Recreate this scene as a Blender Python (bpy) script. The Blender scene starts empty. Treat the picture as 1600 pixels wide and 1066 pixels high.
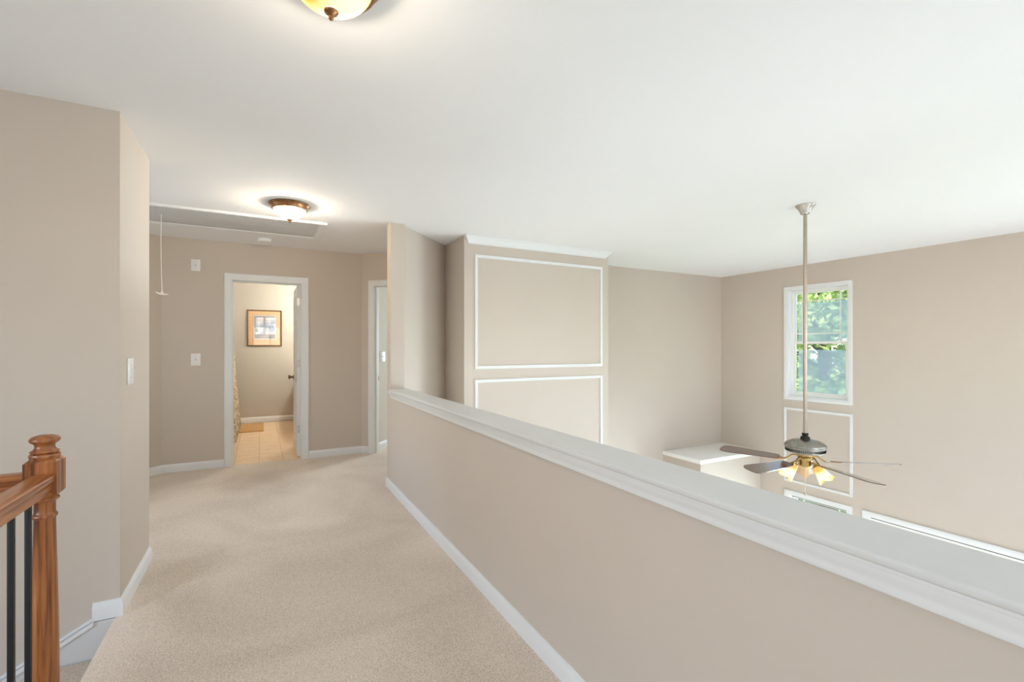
import bpy, bmesh, math, random
from mathutils import Vector, Matrix
SC = bpy.context.scene
COL = SC.collection
R = math.radians

# ------------------------------------------------------------------ camera
HCAM = 1.298
cam_d = bpy.data.cameras.new('camera')
cam = bpy.data.objects.new('camera', cam_d)
COL.objects.link(cam)
cam.location = (0, 0, HCAM)
cam.rotation_euler = (R(90), 0, R(-28.1))
cam_d.sensor_width = 36.0
cam_d.lens = 733.0 * 36.0 / 1600.0
cam_d.shift_y = (542.5 - 533.0) / 1600.0
cam_d.clip_start = 0.02
SC.camera = cam

# ------------------------------------------------------------------ colour management
SC.view_settings.view_transform = 'Standard'
SC.view_settings.look = 'None'
SC.view_settings.gamma = 1.0
SC.view_settings.use_curve_mapping = False
SC.view_settings.exposure = 0.61
SC.cycles.max_bounces = 14
SC.cycles.diffuse_bounces = 10
SC.cycles.glossy_bounces = 4
SC.cycles.transparent_max_bounces = 16
SC.cycles.sample_clamp_indirect = 6.0
SC.cycles.caustics_reflective = False
SC.cycles.caustics_refractive = False

# ------------------------------------------------------------------ world, sun, daylight at the windows
world = bpy.data.worlds.new('sky')
SC.world = world
world.use_nodes = True
wn = world.node_tree.nodes
wl = world.node_tree.links
wn.clear()
w_out = wn.new('ShaderNodeOutputWorld')
w_bg = wn.new('ShaderNodeBackground')
w_sky = wn.new('ShaderNodeTexSky')
w_sky.sky_type = 'NISHITA'
w_sky.sun_disc = False
w_sky.sun_elevation = R(48)
w_sky.sun_rotation = R(250)
w_bg.inputs['Strength'].default_value = 0.55
wl.new(w_sky.outputs[0], w_bg.inputs['Color'])
wl.new(w_bg.outputs[0], w_out.inputs['Surface'])

sun_d = bpy.data.lights.new('sun', 'SUN')
sun_d.energy = 6.0
sun_d.angle = R(0.6)
sun_d.color = (1.0, 0.95, 0.86)
sun = bpy.data.objects.new('sun', sun_d)
COL.objects.link(sun)
sun.rotation_euler = Vector((0.72, 0.25, -0.85)).to_track_quat('-Z', 'Y').to_euler()

def daylight(name, loc, aim, sx, sy, watts, col=(0.775, 0.895, 1.0)):
    d = bpy.data.lights.new(name, 'AREA')
    d.shape = 'RECTANGLE'
    d.size, d.size_y = sx, sy
    d.energy = watts
    d.color = col
    o = bpy.data.objects.new(name, d)
    COL.objects.link(o)
    o.location = loc
    o.rotation_euler = Vector(aim).to_track_quat('-Z', 'Z').to_euler()
    return o

# skylight entering each window that the frame does not show
daylight('daylight_patio', (7.42, 1.83, -1.45), (-1, 0, -0.8), 2.4, 1.85, 560)
daylight('daylight_side_window', (6.80, 0.0, 1.35), (-1, 0, 0), 0.78, 1.45, 50)
daylight('daylight_side_window_low', (7.25, 0.0, -1.25), (-1, 0, -0.8), 0.78, 1.35, 75)
daylight('daylight_corner_window_low', (7.25, 3.67, -1.78), (-1, 0, -0.8), 0.75, 1.35, 120)
daylight('daylight_great_room', (3.9, -2.36, 1.22), (0, 1, 0), 2.95, 1.8, 40)
daylight('daylight_great_room_low', (3.9, -2.36, -1.4), (0, 1, 0), 2.95, 1.55, 28)
daylight('daylight_hall', (0.3, -2.36, 1.3), (0, 1, 0), 1.15, 1.55, 4)
daylight('stairwell_fill', (-3.56, -0.3, 1.2), (1, 0, 0), 2.9, 1.9, 50)  # unseen source added to brighten the half wall and hall carpet
daylight('daylight_hall_side', (-1.86, 4.37, 1.35), (1, 0, 0), 1.15, 1.55, 7.5)
daylight('daylight_bedroom', (4.10, 7.72, 1.35), (-0.70711, -0.70711, 0), 0.85, 1.35, 95)

# ------------------------------------------------------------------ materials
def newmat(name):
    m = bpy.data.materials.new(name)
    m.use_nodes = True
    nt = m.node_tree
    b = nt.nodes['Principled BSDF']
    return m, nt, b

def node(nt, typ, **kw):
    n = nt.nodes.new(typ)
    for k, v in kw.items():
        if k in n.inputs:
            n.inputs[k].default_value = v
        else:
            setattr(n, k, v)
    return n

def coords(nt, scale=(1, 1, 1), kind='Object'):
    tc = nt.nodes.new('ShaderNodeTexCoord')
    mp = nt.nodes.new('ShaderNodeMapping')
    mp.inputs['Scale'].default_value = scale
    nt.links.new(tc.outputs[kind], mp.inputs['Vector'])
    return mp.outputs['Vector']

def ramp(nt, fac, stops):
    r = nt.nodes.new('ShaderNodeValToRGB')
    e = r.color_ramp.elements
    e[0].position, e[0].color = stops[0][0], (*stops[0][1], 1)
    e[1].position, e[1].color = stops[-1][0], (*stops[-1][1], 1)
    for p, c in stops[1:-1]:
        n = e.new(p)
        n.color = (*c, 1)
    nt.links.new(fac, r.inputs['Fac'])
    return r.outputs['Color']

def bump(nt, b, height, strength, dist):
    n = node(nt, 'ShaderNodeBump', Strength=strength, Distance=dist)
    nt.links.new(height, n.inputs['Height'])
    nt.links.new(n.outputs['Normal'], b.inputs['Normal'])

def tone(c, k):
    return tuple(max(0.0, x * k) for x in c)

def paint(name, col, rough=0.6, vary=0.03, scale=1.3, bscale=260, bstr=0.08, bdist=0.001, spec=0.4):
    m, nt, b = newmat(name)
    v = coords(nt)
    n = node(nt, 'ShaderNodeTexNoise', Scale=scale, Detail=3.0)
    nt.links.new(v, n.inputs['Vector'])
    c = ramp(nt, n.outputs['Fac'], [(0.3, tone(col, 1 - vary)), (0.7, tone(col, 1 + vary))])
    nt.links.new(c, b.inputs['Base Color'])
    b.inputs['Roughness'].default_value = rough
    b.inputs['Specular IOR Level'].default_value = spec
    if bstr:
        n2 = node(nt, 'ShaderNodeTexNoise', Scale=bscale, Detail=2.0)
        nt.links.new(v, n2.inputs['Vector'])
        bump(nt, b, n2.outputs['Fac'], bstr, bdist)
    return m

def metal(name, col, rough=0.3, vary=0.1, scale=30):
    m, nt, b = newmat(name)
    v = coords(nt)
    n = node(nt, 'ShaderNodeTexNoise', Scale=scale, Detail=4.0)
    nt.links.new(v, n.inputs['Vector'])
    nt.links.new(ramp(nt, n.outputs['Fac'], [(0.3, tone(col, 1 - vary)), (0.7, tone(col, 1 + vary))]), b.inputs['Base Color'])
    b.inputs['Metallic'].default_value = 1.0
    b.inputs['Roughness'].default_value = rough
    return m

def wood(name, dark, mid, light, axis='z', rough=0.3, grain=26.0, coat=0.3):
    m, nt, b = newmat(name)
    sc = {'x': (1.2, grain, grain), 'y': (grain, 1.2, grain), 'z': (grain, grain, 1.2)}[axis]
    v = coords(nt, sc)
    n = node(nt, 'ShaderNodeTexNoise', Scale=1.0, Detail=6.0, Roughness=0.62, Distortion=1.1)
    nt.links.new(v, n.inputs['Vector'])
    v2 = coords(nt, tuple(s * 5 for s in sc))
    n2 = node(nt, 'ShaderNodeTexNoise', Scale=1.0, Detail=3.0)
    nt.links.new(v2, n2.inputs['Vector'])
    mx = node(nt, 'ShaderNodeMath', operation='MULTIPLY_ADD')
    mx.inputs[1].default_value = 0.28
    nt.links.new(n2.outputs['Fac'], mx.inputs[0])
    nt.links.new(n.outputs['Fac'], mx.inputs[2])
    c = ramp(nt, mx.outputs[0], [(0.50, dark), (0.62, mid), (0.82, light)])
    nt.links.new(c, b.inputs['Base Color'])
    b.inputs['Roughness'].default_value = rough
    b.inputs['Coat Weight'].default_value = coat
    b.inputs['Coat Roughness'].default_value = 0.12
    bump(nt, b, mx.outputs[0], 0.06, 0.002)
    return m

def glow(name, stops, axis, lo, hi, strength, base=(0.9, 0.75, 0.5)):
    """Lit frosted glass: emission varies along one local axis of the piece (bulb end hot, edge amber)."""
    m, nt, b = newmat(name)
    tc = nt.nodes.new('ShaderNodeTexCoord')
    sx = nt.nodes.new('ShaderNodeSeparateXYZ')
    nt.links.new(tc.outputs['Object'], sx.inputs[0])
    mr = node(nt, 'ShaderNodeMapRange')
    mr.inputs['From Min'].default_value = lo
    mr.inputs['From Max'].default_value = hi
    nt.links.new(sx.outputs[axis], mr.inputs['Value'])
    ns = node(nt, 'ShaderNodeTexNoise', Scale=14.0, Detail=2.0)
    nt.links.new(tc.outputs['Object'], ns.inputs['Vector'])
    ad = node(nt, 'ShaderNodeMath', operation='MULTIPLY_ADD')
    ad.inputs[1].default_value = 0.35
    nt.links.new(ns.outputs['Fac'], ad.inputs[0])
    sb = node(nt, 'ShaderNodeMath', operation='SUBTRACT')
    sb.inputs[1].default_value = 0.17
    nt.links.new(mr.outputs[0], ad.inputs[2])
    nt.links.new(ad.outputs[0], sb.inputs[0])
    c = ramp(nt, sb.outputs[0], stops)
    b.inputs['Base Color'].default_value = (*base, 1)
    b.inputs['Roughness'].default_value = 0.35
    nt.links.new(c, b.inputs['Emission Color'])
    b.inputs['Emission Strength'].default_value = strength
    return m

WALLC = (0.580, 0.514, 0.448)
M = {}
M['wall'] = paint('beige_wall_paint', WALLC, 0.75, 0.02, 0.8, 320, 0.10, 0.0008, 0.25)
M['bath_wall'] = paint('greige_wall_paint', (0.53, 0.505, 0.445), 0.75, 0.02, 0.8, 320, 0.10, 0.0008, 0.25)
M['bed_wall'] = paint('pale_sage_wall_paint', (0.62, 0.585, 0.52), 0.75, 0.02, 0.8, 320, 0.1, 0.0008, 0.25)
M['ceiling'] = paint('flat_white_ceiling', (0.86, 0.86, 0.865), 0.9, 0.012, 0.7, 240, 0.08, 0.0008, 0.15)
M['trim'] = paint('white_trim_paint', (0.76, 0.77, 0.775), 0.38, 0.012, 2.0, 90, 0.03, 0.0006, 0.45)
M['cap'] = paint('ledge_white_paint', (0.64, 0.64, 0.635), 0.42, 0.02, 3.0, 60, 0.06, 0.0006, 0.4)
M['hatch'] = paint('dull_white_panel_paint', (0.60, 0.60, 0.595), 0.8, 0.03, 6.0, 60, 0.15, 0.001, 0.2)
M['plastic'] = paint('white_plastic', (0.80, 0.81, 0.82), 0.35, 0.01, 5.0, 60, 0.0)
M['vinyl'] = paint('white_vinyl', (0.82, 0.82, 0.80), 0.4, 0.01, 5.0, 60, 0.0)
M['door'] = paint('white_door_paint', (0.76, 0.775, 0.785), 0.4, 0.012, 2.0, 80, 0.05, 0.0006)
M['screw'] = metal('screw_steel', (0.42, 0.42, 0.42), 0.4)
M['nickel'] = metal('satin_nickel', (0.62, 0.59, 0.54), 0.26, 0.06)
M['rod'] = metal('brushed_rod', (0.42, 0.36, 0.31), 0.36, 0.05)
M['hinge'] = metal('hinge_steel', (0.60, 0.60, 0.58), 0.35, 0.1)
M['pewter'] = metal('antique_pewter', (0.33, 0.31, 0.275), 0.34, 0.18, 22)
M['brass'] = metal('antique_brass', (0.46, 0.32, 0.13), 0.28, 0.15)
M['dark_metal'] = metal('dark_bronze', (0.045, 0.042, 0.04), 0.45)
M['bronze'] = metal('oil_rubbed_bronze', (0.36, 0.19, 0.09), 0.33, 0.25, 40)
M['knob'] = metal('antique_bronze_knob', (0.25, 0.19, 0.13), 0.3, 0.2)
M['iron'] = paint('black_wrought_iron', (0.012, 0.012, 0.015), 0.45, 0.1, 30, 200, 0.05)
OAK = ((0.10, 0.028, 0.008), (0.30, 0.098, 0.025), (0.46, 0.185, 0.058))
for a in 'xyz':
    M['oak_' + a] = wood('stained_oak_' + a, *OAK, axis=a)
M['walnut'] = wood('walnut_blade', (0.06, 0.028, 0.016), (0.125, 0.062, 0.04), (0.20, 0.11, 0.075), axis='x', rough=0.22, grain=40, coat=1.0)
M['cabinet'] = wood('brown_cabinet_wood', (0.08, 0.035, 0.015), (0.19, 0.09, 0.04), (0.28, 0.15, 0.07), axis='z')
M['framewood'] = wood('dark_frame_wood', (0.05, 0.025, 0.01), (0.12, 0.06, 0.025), (0.20, 0.11, 0.05), axis='z', grain=60)
M['matboard'] = paint('peach_mat_board', (0.78, 0.50, 0.27), 0.8, 0.02, 20, 300, 0.05)
M['matline'] = paint('dark_mat_line', (0.20, 0.15, 0.11), 0.7, 0.05)
M['matinner'] = paint('cream_inner_mat', (0.72, 0.66, 0.60), 0.8, 0.02, 20, 300, 0.05)
M['grout'] = paint('tan_grout', (0.60, 0.43, 0.27), 0.9, 0.08, 30, 200, 0.2)
M['counter'] = paint('pale_vanity_top', (0.66, 0.60, 0.50), 0.2, 0.08, 12, 60, 0.0)
M['grass'] = paint('lawn', (0.10, 0.20, 0.035), 0.9, 0.35, 3.0, 60, 0.6, 0.02)
M['bark'] = paint('tree_bark', (0.10, 0.075, 0.05), 0.9, 0.3, 12, 30, 0.8, 0.02)
M['shelf_top'] = paint('white_shelf_paint', (0.90, 0.90, 0.89), 0.5, 0.01, 3.0, 60, 0.03)
M['lowfloor'] = wood('oak_strip_floor', (0.22, 0.13, 0.06), (0.36, 0.23, 0.12), (0.46, 0.31, 0.18), axis='y', rough=0.35, grain=18)
M['pale_carpet'] = paint('pale_carpet', (0.62, 0.585, 0.54), 0.95, 0.04, 6, 200, 0.4, 0.004)
M['paper'] = paint('off_white_tag', (0.7, 0.7, 0.66), 0.7)
M['cord'] = paint('cream_cord', (0.74, 0.69, 0.60), 0.7, 0.05, 60, 400, 0.2)
M['fence'] = paint('white_fence_paint', (0.75, 0.75, 0.72), 0.7, 0.05)

def carpet_mat():
    m, nt, b = newmat('beige_carpet')
    v = coords(nt)
    big = node(nt, 'ShaderNodeTexNoise', Scale=1.1, Detail=2.0, Distortion=1.2)
    nt.links.new(v, big.inputs['Vector'])
    mid = node(nt, 'ShaderNodeTexNoise', Scale=34.0, Detail=3.0, Roughness=0.6)
    nt.links.new(v, mid.inputs['Vector'])
    fine = node(nt, 'ShaderNodeTexNoise', Scale=120.0, Detail=2.5, Roughness=0.75)
    nt.links.new(v, fine.inputs['Vector'])
    a = node(nt, 'ShaderNodeMath', operation='MULTIPLY_ADD')
    a.inputs[1].default_value = 0.22
    nt.links.new(mid.outputs['Fac'], a.inputs[0])
    a0 = node(nt, 'ShaderNodeMath', operation='MULTIPLY')
    a0.inputs[1].default_value = 0.42
    nt.links.new(big.outputs['Fac'], a0.inputs[0])
    nt.links.new(a0.outputs[0], a.inputs[2])
    a2 = node(nt, 'ShaderNodeMath', operation='MULTIPLY_ADD')
    a2.inputs[1].default_value = 0.95
    nt.links.new(fine.outputs['Fac'], a2.inputs[0])
    nt.links.new(a.outputs[0], a2.inputs[2])
    c = ramp(nt, a2.outputs[0], [(0.50, (0.42, 0.345, 0.27)), (0.80, (0.72, 0.625, 0.525)), (1.08, (0.88, 0.79, 0.69))])
    nt.links.new(c, b.inputs['Base Color'])
    b.inputs['Roughness'].default_value = 0.95
    b.inputs['Specular IOR Level'].default_value = 0.1
    b.inputs['Sheen Weight'].default_value = 0.15
    h = node(nt, 'ShaderNodeMath', operation='MULTIPLY_ADD')
    h.inputs[1].default_value = 0.5
    nt.links.new(mid.outputs['Fac'], h.inputs[0])
    nt.links.new(fine.outputs['Fac'], h.inputs[2])
    bump(nt, b, h.outputs[0], 0.6, 0.010)
    return m
M['carpet'] = carpet_mat()

def tile_mat():
    m, nt, b = newmat('tan_floor_tile')
    v = coords(nt, kind='Object')
    oi = nt.nodes.new('ShaderNodeObjectInfo')
    n = node(nt, 'ShaderNodeTexNoise', Scale=9.0, Detail=6.0, Roughness=0.65)
    n.noise_dimensions = '4D'
    nt.links.new(v, n.inputs['Vector'])
    mm = node(nt, 'ShaderNodeMath', operation='MULTIPLY')
    mm.inputs[1].default_value = 40.0
    nt.links.new(oi.outputs['Random'], mm.inputs[0])
    nt.links.new(mm.outputs[0], n.inputs['W'])
    nt.links.new(ramp(nt, n.outputs['Fac'], [(0.3, (0.74, 0.53, 0.33)), (0.7, (0.88, 0.70, 0.49))]), b.inputs['Base Color'])
    b.inputs['Roughness'].default_value = 0.38
    return m
M['tile'] = tile_mat()

def glass_mat(name, tint=(1, 1, 1), gloss=0.06):
    m, nt, b = newmat(name)
    nt.nodes.remove(b)
    out = nt.nodes['Material Output']
    t = node(nt, 'ShaderNodeBsdfTransparent')
    t.inputs['Color'].default_value = (*tint, 1)
    g = node(nt, 'ShaderNodeBsdfGlossy', Roughness=0.02)
    fr = node(nt, 'ShaderNodeTexNoise', Scale=1.0)
    mr = node(nt, 'ShaderNodeMapRange')
    mr.inputs['To Min'].default_value = gloss * 0.8
    mr.inputs['To Max'].default_value = gloss * 1.2
    nt.links.new(fr.outputs['Fac'], mr.inputs['Value'])
    mx = node(nt, 'ShaderNodeMixShader')
    nt.links.new(mr.outputs[0], mx.inputs[0])
    nt.links.new(t.outputs[0], mx.inputs[1])
    nt.links.new(g.outputs[0], mx.inputs[2])
    nt.links.new(mx.outputs[0], out.inputs['Surface'])
    return m
M['glass'] = glass_mat('window_glass')
M['picture_glass'] = glass_mat('picture_glass', (1, 1, 1), 0.05)

def screen_mat():
    m, nt, b = newmat('insect_screen')
    out = nt.nodes['Material Output']
    t = node(nt, 'ShaderNodeBsdfTransparent')
    b.inputs['Base Color'].default_value = (0.52, 0.58, 0.64, 1)
    b.inputs['Roughness'].default_value = 0.7
    tr = node(nt, 'ShaderNodeBsdfTranslucent')
    tr.inputs['Color'].default_value = (0.66, 0.75, 0.84, 1)
    m1 = node(nt, 'ShaderNodeMixShader', Fac=0.55)
    nt.links.new(b.outputs[0], m1.inputs[1])
    nt.links.new(tr.outputs[0], m1.inputs[2])
    v = coords(nt, (1, 1, 1))
    n = node(nt, 'ShaderNodeTexNoise', Scale=5.0, Detail=3.0)
    nt.links.new(v, n.inputs['Vector'])
    mr = node(nt, 'ShaderNodeMapRange')
    mr.inputs['To Min'].default_value = 0.30
    mr.inputs['To Max'].default_value = 0.50
    nt.links.new(n.outputs['Fac'], mr.inputs['Value'])
    m2 = node(nt, 'ShaderNodeMixShader')
    nt.links.new(mr.outputs[0], m2.inputs[0])
    nt.links.new(t.outputs[0], m2.inputs[1])
    nt.links.new(m1.outputs[0], m2.inputs[2])
    nt.links.new(m2.outputs[0], out.inputs['Surface'])
    return m
M['screen'] = screen_mat()

def leaf_mat(name, c1, c2):
    m, nt, b = newmat(name)
    out = nt.nodes['Material Output']
    v = coords(nt)
    n = node(nt, 'ShaderNodeTexNoise', Scale=2.2, Detail=4.0)
    nt.links.new(v, n.inputs['Vector'])
    c = ramp(nt, n.outputs['Fac'], [(0.35, c1), (0.65, c2)])
    nt.links.new(c, b.inputs['Base Color'])
    b.inputs['Roughness'].default_value = 0.55
    tr = node(nt, 'ShaderNodeBsdfTranslucent')
    nt.links.new(c, tr.inputs['Color'])
    mx = node(nt, 'ShaderNodeMixShader', Fac=0.35)
    nt.links.new(b.outputs[0], mx.inputs[1])
    nt.links.new(tr.outputs[0], mx.inputs[2])
    nt.links.new(mx.outputs[0], out.inputs['Surface'])
    return m
M['leaf_a'] = leaf_mat('maple_leaves', (0.17, 0.29, 0.07), (0.52, 0.60, 0.20))
M['leaf_b'] = leaf_mat('dark_leaves', (0.09, 0.19, 0.08), (0.26, 0.38, 0.15))
M['leaf_c'] = leaf_mat('pale_leaves', (0.24, 0.36, 0.10), (0.58, 0.66, 0.28))

def curtain_mat():
    m, nt, b = newmat('trellis_print_fabric')
    v = coords(nt, (1, 1, 1))
    w = node(nt, 'ShaderNodeTexVoronoi', Scale=13.0, feature='DISTANCE_TO_EDGE')
    nt.links.new(v, w.inputs['Vector'])
    c = ramp(nt, w.outputs['Distance'], [(0.0, (0.70, 0.60, 0.44)), (0.09, (0.66, 0.55, 0.40)), (0.13, (0.36, 0.28, 0.19)), (1.0, (0.31, 0.235, 0.16))])
    nt.links.new(c, b.inputs['Base Color'])
    b.inputs['Roughness'].default_value = 0.85
    return m
M['curtain'] = curtain_mat()

def mat_rug():
    m, nt, b = newmat('woven_tan_mat')
    v = coords(nt)
    w = node(nt, 'ShaderNodeTexWave', Scale=24.0, Distortion=1.2, Detail=2.0)
    nt.links.new(v, w.inputs['Vector'])
    nt.links.new(ramp(nt, w.outputs['Fac'], [(0.0, (0.48, 0.28, 0.10)), (1.0, (0.66, 0.42, 0.175))]), b.inputs['Base Color'])
    b.inputs['Roughness'].default_value = 0.95
    bump(nt, b, w.outputs['Fac'], 0.6, 0.006)
    return m
M['rug'] = mat_rug()

def print_mat():
    """The little print: pale winter view through a dark mullion, dark shapes along the bottom."""
    m, nt, b = newmat('framed_print')
    tc = nt.nodes.new('ShaderNodeTexCoord')
    sx = nt.nodes.new('ShaderNodeSeparateXYZ')
    nt.links.new(tc.outputs['Generated'], sx.inputs[0])
    n = node(nt, 'ShaderNodeTexNoise', Scale=3.0, Detail=2.0, Roughness=0.5)
    nt.links.new(tc.outputs['Generated'], n.inputs['Vector'])
    sky = ramp(nt, n.outputs['Fac'], [(0.35, (0.30, 0.40, 0.58)), (0.52, (0.62, 0.70, 0.82)), (0.62, (0.84, 0.86, 0.9))])
    dark = ramp(nt, n.outputs['Fac'], [(0.35, (0.12, 0.12, 0.17)), (0.65, (0.34, 0.32, 0.36))])
    def band(sock, lo, hi):
        g = node(nt, 'ShaderNodeMath', operation='GREATER_THAN')
        g.inputs[1].default_value = lo
        l = node(nt, 'ShaderNodeMath', operation='LESS_THAN')
        l.inputs[1].default_value = hi
        nt.links.new(sock, g.inputs[0])
        nt.links.new(sock, l.inputs[0])
        p = node(nt, 'ShaderNodeMath', operation='MULTIPLY')
        nt.links.new(g.outputs[0], p.inputs[0])
        nt.links.new(l.outputs[0], p.inputs[1])
        return p.outputs[0]
    def mx(a, bb, f, k=1.0):
        o = node(nt, 'ShaderNodeMix', data_type='RGBA')
        if k != 1.0:
            q = node(nt, 'ShaderNodeMath', operation='MULTIPLY')
            q.inputs[1].default_value = k
            nt.links.new(f, q.inputs[0])
            f = q.outputs[0]
        nt.links.new(f, o.inputs['Factor'])
        nt.links.new(a, o.inputs[6])
        nt.links.new(bb, o.inputs[7])
        return o.outputs[2]
    grey = node(nt, 'ShaderNodeRGB')
    grey.outputs[0].default_value = (0.36, 0.35, 0.37, 1)
    c = mx(sky, grey.outputs[0], band(sx.outputs['X'], 0.42, 0.53))
    c = mx(c, grey.outputs[0], band(sx.outputs['Z'], 0.93, 1.1))
    c = mx(c, grey.outputs[0], band(sx.outputs['X'], -0.1, 0.06))
    c = mx(c, dark, band(sx.outputs['Z'], -0.1, 0.20))
    c = mx(c, grey.outputs[0], band(sx.outputs['Z'], 0.80, 0.83), 0.5)
    # round dark head-like shrub near the low edge
    d = node(nt, 'ShaderNodeVectorMath', operation='DISTANCE')
    d.inputs[1].default_value = (0.10, 0.5, 0.36)
    cx = node(nt, 'ShaderNodeCombineXYZ')
    cx.inputs['Y'].default_value = 0.5
    nt.links.new(sx.outputs['X'], cx.inputs['X'])
    nt.links.new(sx.outputs['Z'], cx.inputs['Z'])
    nt.links.new(cx.outputs[0], d.inputs[0])
    lt = node(nt, 'ShaderNodeMath', operation='LESS_THAN')
    lt.inputs[1].default_value = 0.085
    nt.links.new(d.outputs['Value'], lt.inputs[0])
    c = mx(c, dark, lt.outputs[0])
    nt.links.new(c, b.inputs['Base Color'])
    b.inputs['Roughness'].default_value = 0.6
    return m
M['print'] = print_mat()

AMB = (1.0, 0.47, 0.10)
HOT = (1.0, 0.88, 0.66)
M['bowl_near'] = glow('amber_bowl_glass', [(0.0, (0.66, 0.27, 0.02)), (0.34, (0.80, 0.38, 0.05)), (0.52, (1.0, 0.82, 0.55)), (0.85, (1.0, 0.88, 0.68)), (1.0, (0.9, 0.62, 0.22))], 'X', -0.13, 0.13, 0.85, (0.10, 0.07, 0.03))
M['bowl_far'] = glow('lit_bowl_glass', [(0.0, (1.0, 0.86, 0.6)), (0.4, (1, 0.95, 0.82)), (1.0, (1.0, 0.80, 0.45))], 'Z', -0.125, -0.03, 3.6)
M['shade_lit'] = glow('lit_shade_glass', [(0.0, (0.50, 0.22, 0.03)), (0.30, (0.66, 0.34, 0.06)), (0.50, (1.0, 0.80, 0.48)), (0.80, (1, 0.86, 0.6)), (1.0, (0.75, 0.42, 0.09))], 'Z', 0.0, 0.122, 0.95, (0.35, 0.24, 0.10))
M['shade_off'] = paint('frosted_peach_glass', (0.72, 0.50, 0.30), 0.4, 0.05, 20, 60, 0.0)
M['bulb'] = glow('lit_bulb', [(0, (1, 0.86, 0.62)), (1, (1, 0.9, 0.7))], 'Z', -0.1, 0.1, 8.0)
M['vanity_bulb'] = glow('lit_vanity_globe', [(0, (1, 0.96, 0.88)), (1, (1, 0.96, 0.88))], 'Z', -0.1, 0.1, 225.0)
def see_through(m, k):
    nt = m.node_tree
    out = nt.nodes['Material Output']
    b = nt.nodes['Principled BSDF']
    t = node(nt, 'ShaderNodeBsdfTransparent')
    t.inputs['Color'].default_value = (1.0, 0.93, 0.82, 1)
    mx = node(nt, 'ShaderNodeMixShader', Fac=k)
    nt.links.new(b.outputs[0], mx.inputs[1])
    nt.links.new(t.outputs[0], mx.inputs[2])
    nt.links.new(mx.outputs[0], out.inputs['Surface'])
see_through(M['bowl_near'], 0.15)
see_through(M['bowl_far'], 0.5)

# ------------------------------------------------------------------ mesh helpers
def bm_new():
    return bmesh.new()

def finish(name, bm, mat, parent=None, loc=None, rot=None, smooth=None, label=None):
    bmesh.ops.recalc_face_normals(bm, faces=bm.faces[:])
    me = bpy.data.meshes.new(name)
    bm.to_mesh(me)
    bm.free()
    if smooth is not None:
        for p in me.polygons:
            p.use_smooth = True
        me.set_sharp_from_angle(angle=R(smooth))
    me.materials.append(M[mat] if isinstance(mat, str) else mat)
    o = bpy.data.objects.new(name, me)
    COL.objects.link(o)
    if parent:
        o.parent = parent
    if loc:
        o.location = loc
    if rot:
        o.rotation_euler = rot
    if label:
        o['label'] = label
    return o

def tag(o, label, cat, group=None, kind=None):
    o['label'] = label
    o['category'] = cat
    if group:
        o['group'] = group
    if kind:
        o['kind'] = kind
    return o

def thing(name, label, cat, loc=(0, 0, 0), rotz=0.0, group=None, kind=None):
    o = bpy.data.objects.new(name, None)
    o.empty_display_size = 0.1
    COL.objects.link(o)
    o.location = loc
    o.rotation_euler = (0, 0, rotz)
    return tag(o, label, cat, group, kind)

def box(bm, x0, x1, y0, y1, z0, z1, bev=0.0, seg=2):
    t = bm_new() if bev else bm
    vs = [t.verts.new((x, y, z)) for x in (x0, x1) for y in (y0, y1) for z in (z0, z1)]
    for f in ((0, 1, 3, 2), (4, 6, 7, 5), (0, 4, 5, 1), (2, 3, 7, 6), (0, 2, 6, 4), (1, 5, 7, 3)):
        t.faces.new([vs[i] for i in f])
    if bev:
        bmesh.ops.bevel(t, geom=t.edges[:], offset=bev, segments=seg, profile=0.5, affect='EDGES')
        me = bpy.data.meshes.new('tmp')
        t.to_mesh(me)
        t.free()
        bm.from_mesh(me)
        bpy.data.meshes.remove(me)
    return bm

def boxo(name, b, mat, parent=None, bev=0.0, loc=None, rot=None, label=None):
    return finish(name, box(bm_new(), *b, bev=bev), mat, parent, loc, rot, smooth=40 if bev else None, label=label)

def lathe(bm, prof, seg=32, c=(0, 0), cap0=True, cap1=True):
    rings = []
    for r, z in prof:
        rings.append([bm.verts.new((c[0] + r * math.cos(2 * math.pi * k / seg), c[1] + r * math.sin(2 * math.pi * k / seg), z)) for k in range(seg)])
    for a, b in zip(rings, rings[1:]):
        for k in range(seg):
            bm.faces.new((a[k], a[(k + 1) % seg], b[(k + 1) % seg], b[k]))
    if cap0:
        bm.faces.new(rings[0][::-1])
    if cap1:
        bm.faces.new(rings[-1])
    return bm

def tube(bm, pts, r, seg=10):
    pts = [Vector(p) for p in pts]
    rings = []
    up = None
    for i, p in enumerate(pts):
        t = ((pts[min(i + 1, len(pts) - 1)]) - (pts[max(i - 1, 0)])).normalized()
        if up is None:
            up = Vector((0, 0, 1)) if abs(t.z) < 0.9 else Vector((1, 0, 0))
        u = t.cross(up).normalized()
        v = t.cross(u).normalized()
        rr = r[i] if isinstance(r, (list, tuple)) else r
        rings.append([bm.verts.new(p + rr * (math.cos(2 * math.pi * k / seg) * u + math.sin(2 * math.pi * k / seg) * v)) for k in range(seg)])
    for a, b in zip(rings, rings[1:]):
        for k in range(seg):
            bm.faces.new((a[k], a[(k + 1) % seg], b[(k + 1) % seg], b[k]))
    bm.faces.new(rings[0][::-1])
    bm.faces.new(rings[-1])
    return bm

def prism(bm, poly, z0, z1):
    lo = [bm.verts.new((x, y, z0)) for x, y in poly]
    hi = [bm.verts.new((x, y, z1)) for x, y in poly]
    n = len(poly)
    bm.faces.new(lo[::-1])
    bm.faces.new(hi)
    for k in range(n):
        bm.faces.new((lo[k], lo[(k + 1) % n], hi[(k + 1) % n], hi[k]))
    return bm

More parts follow.
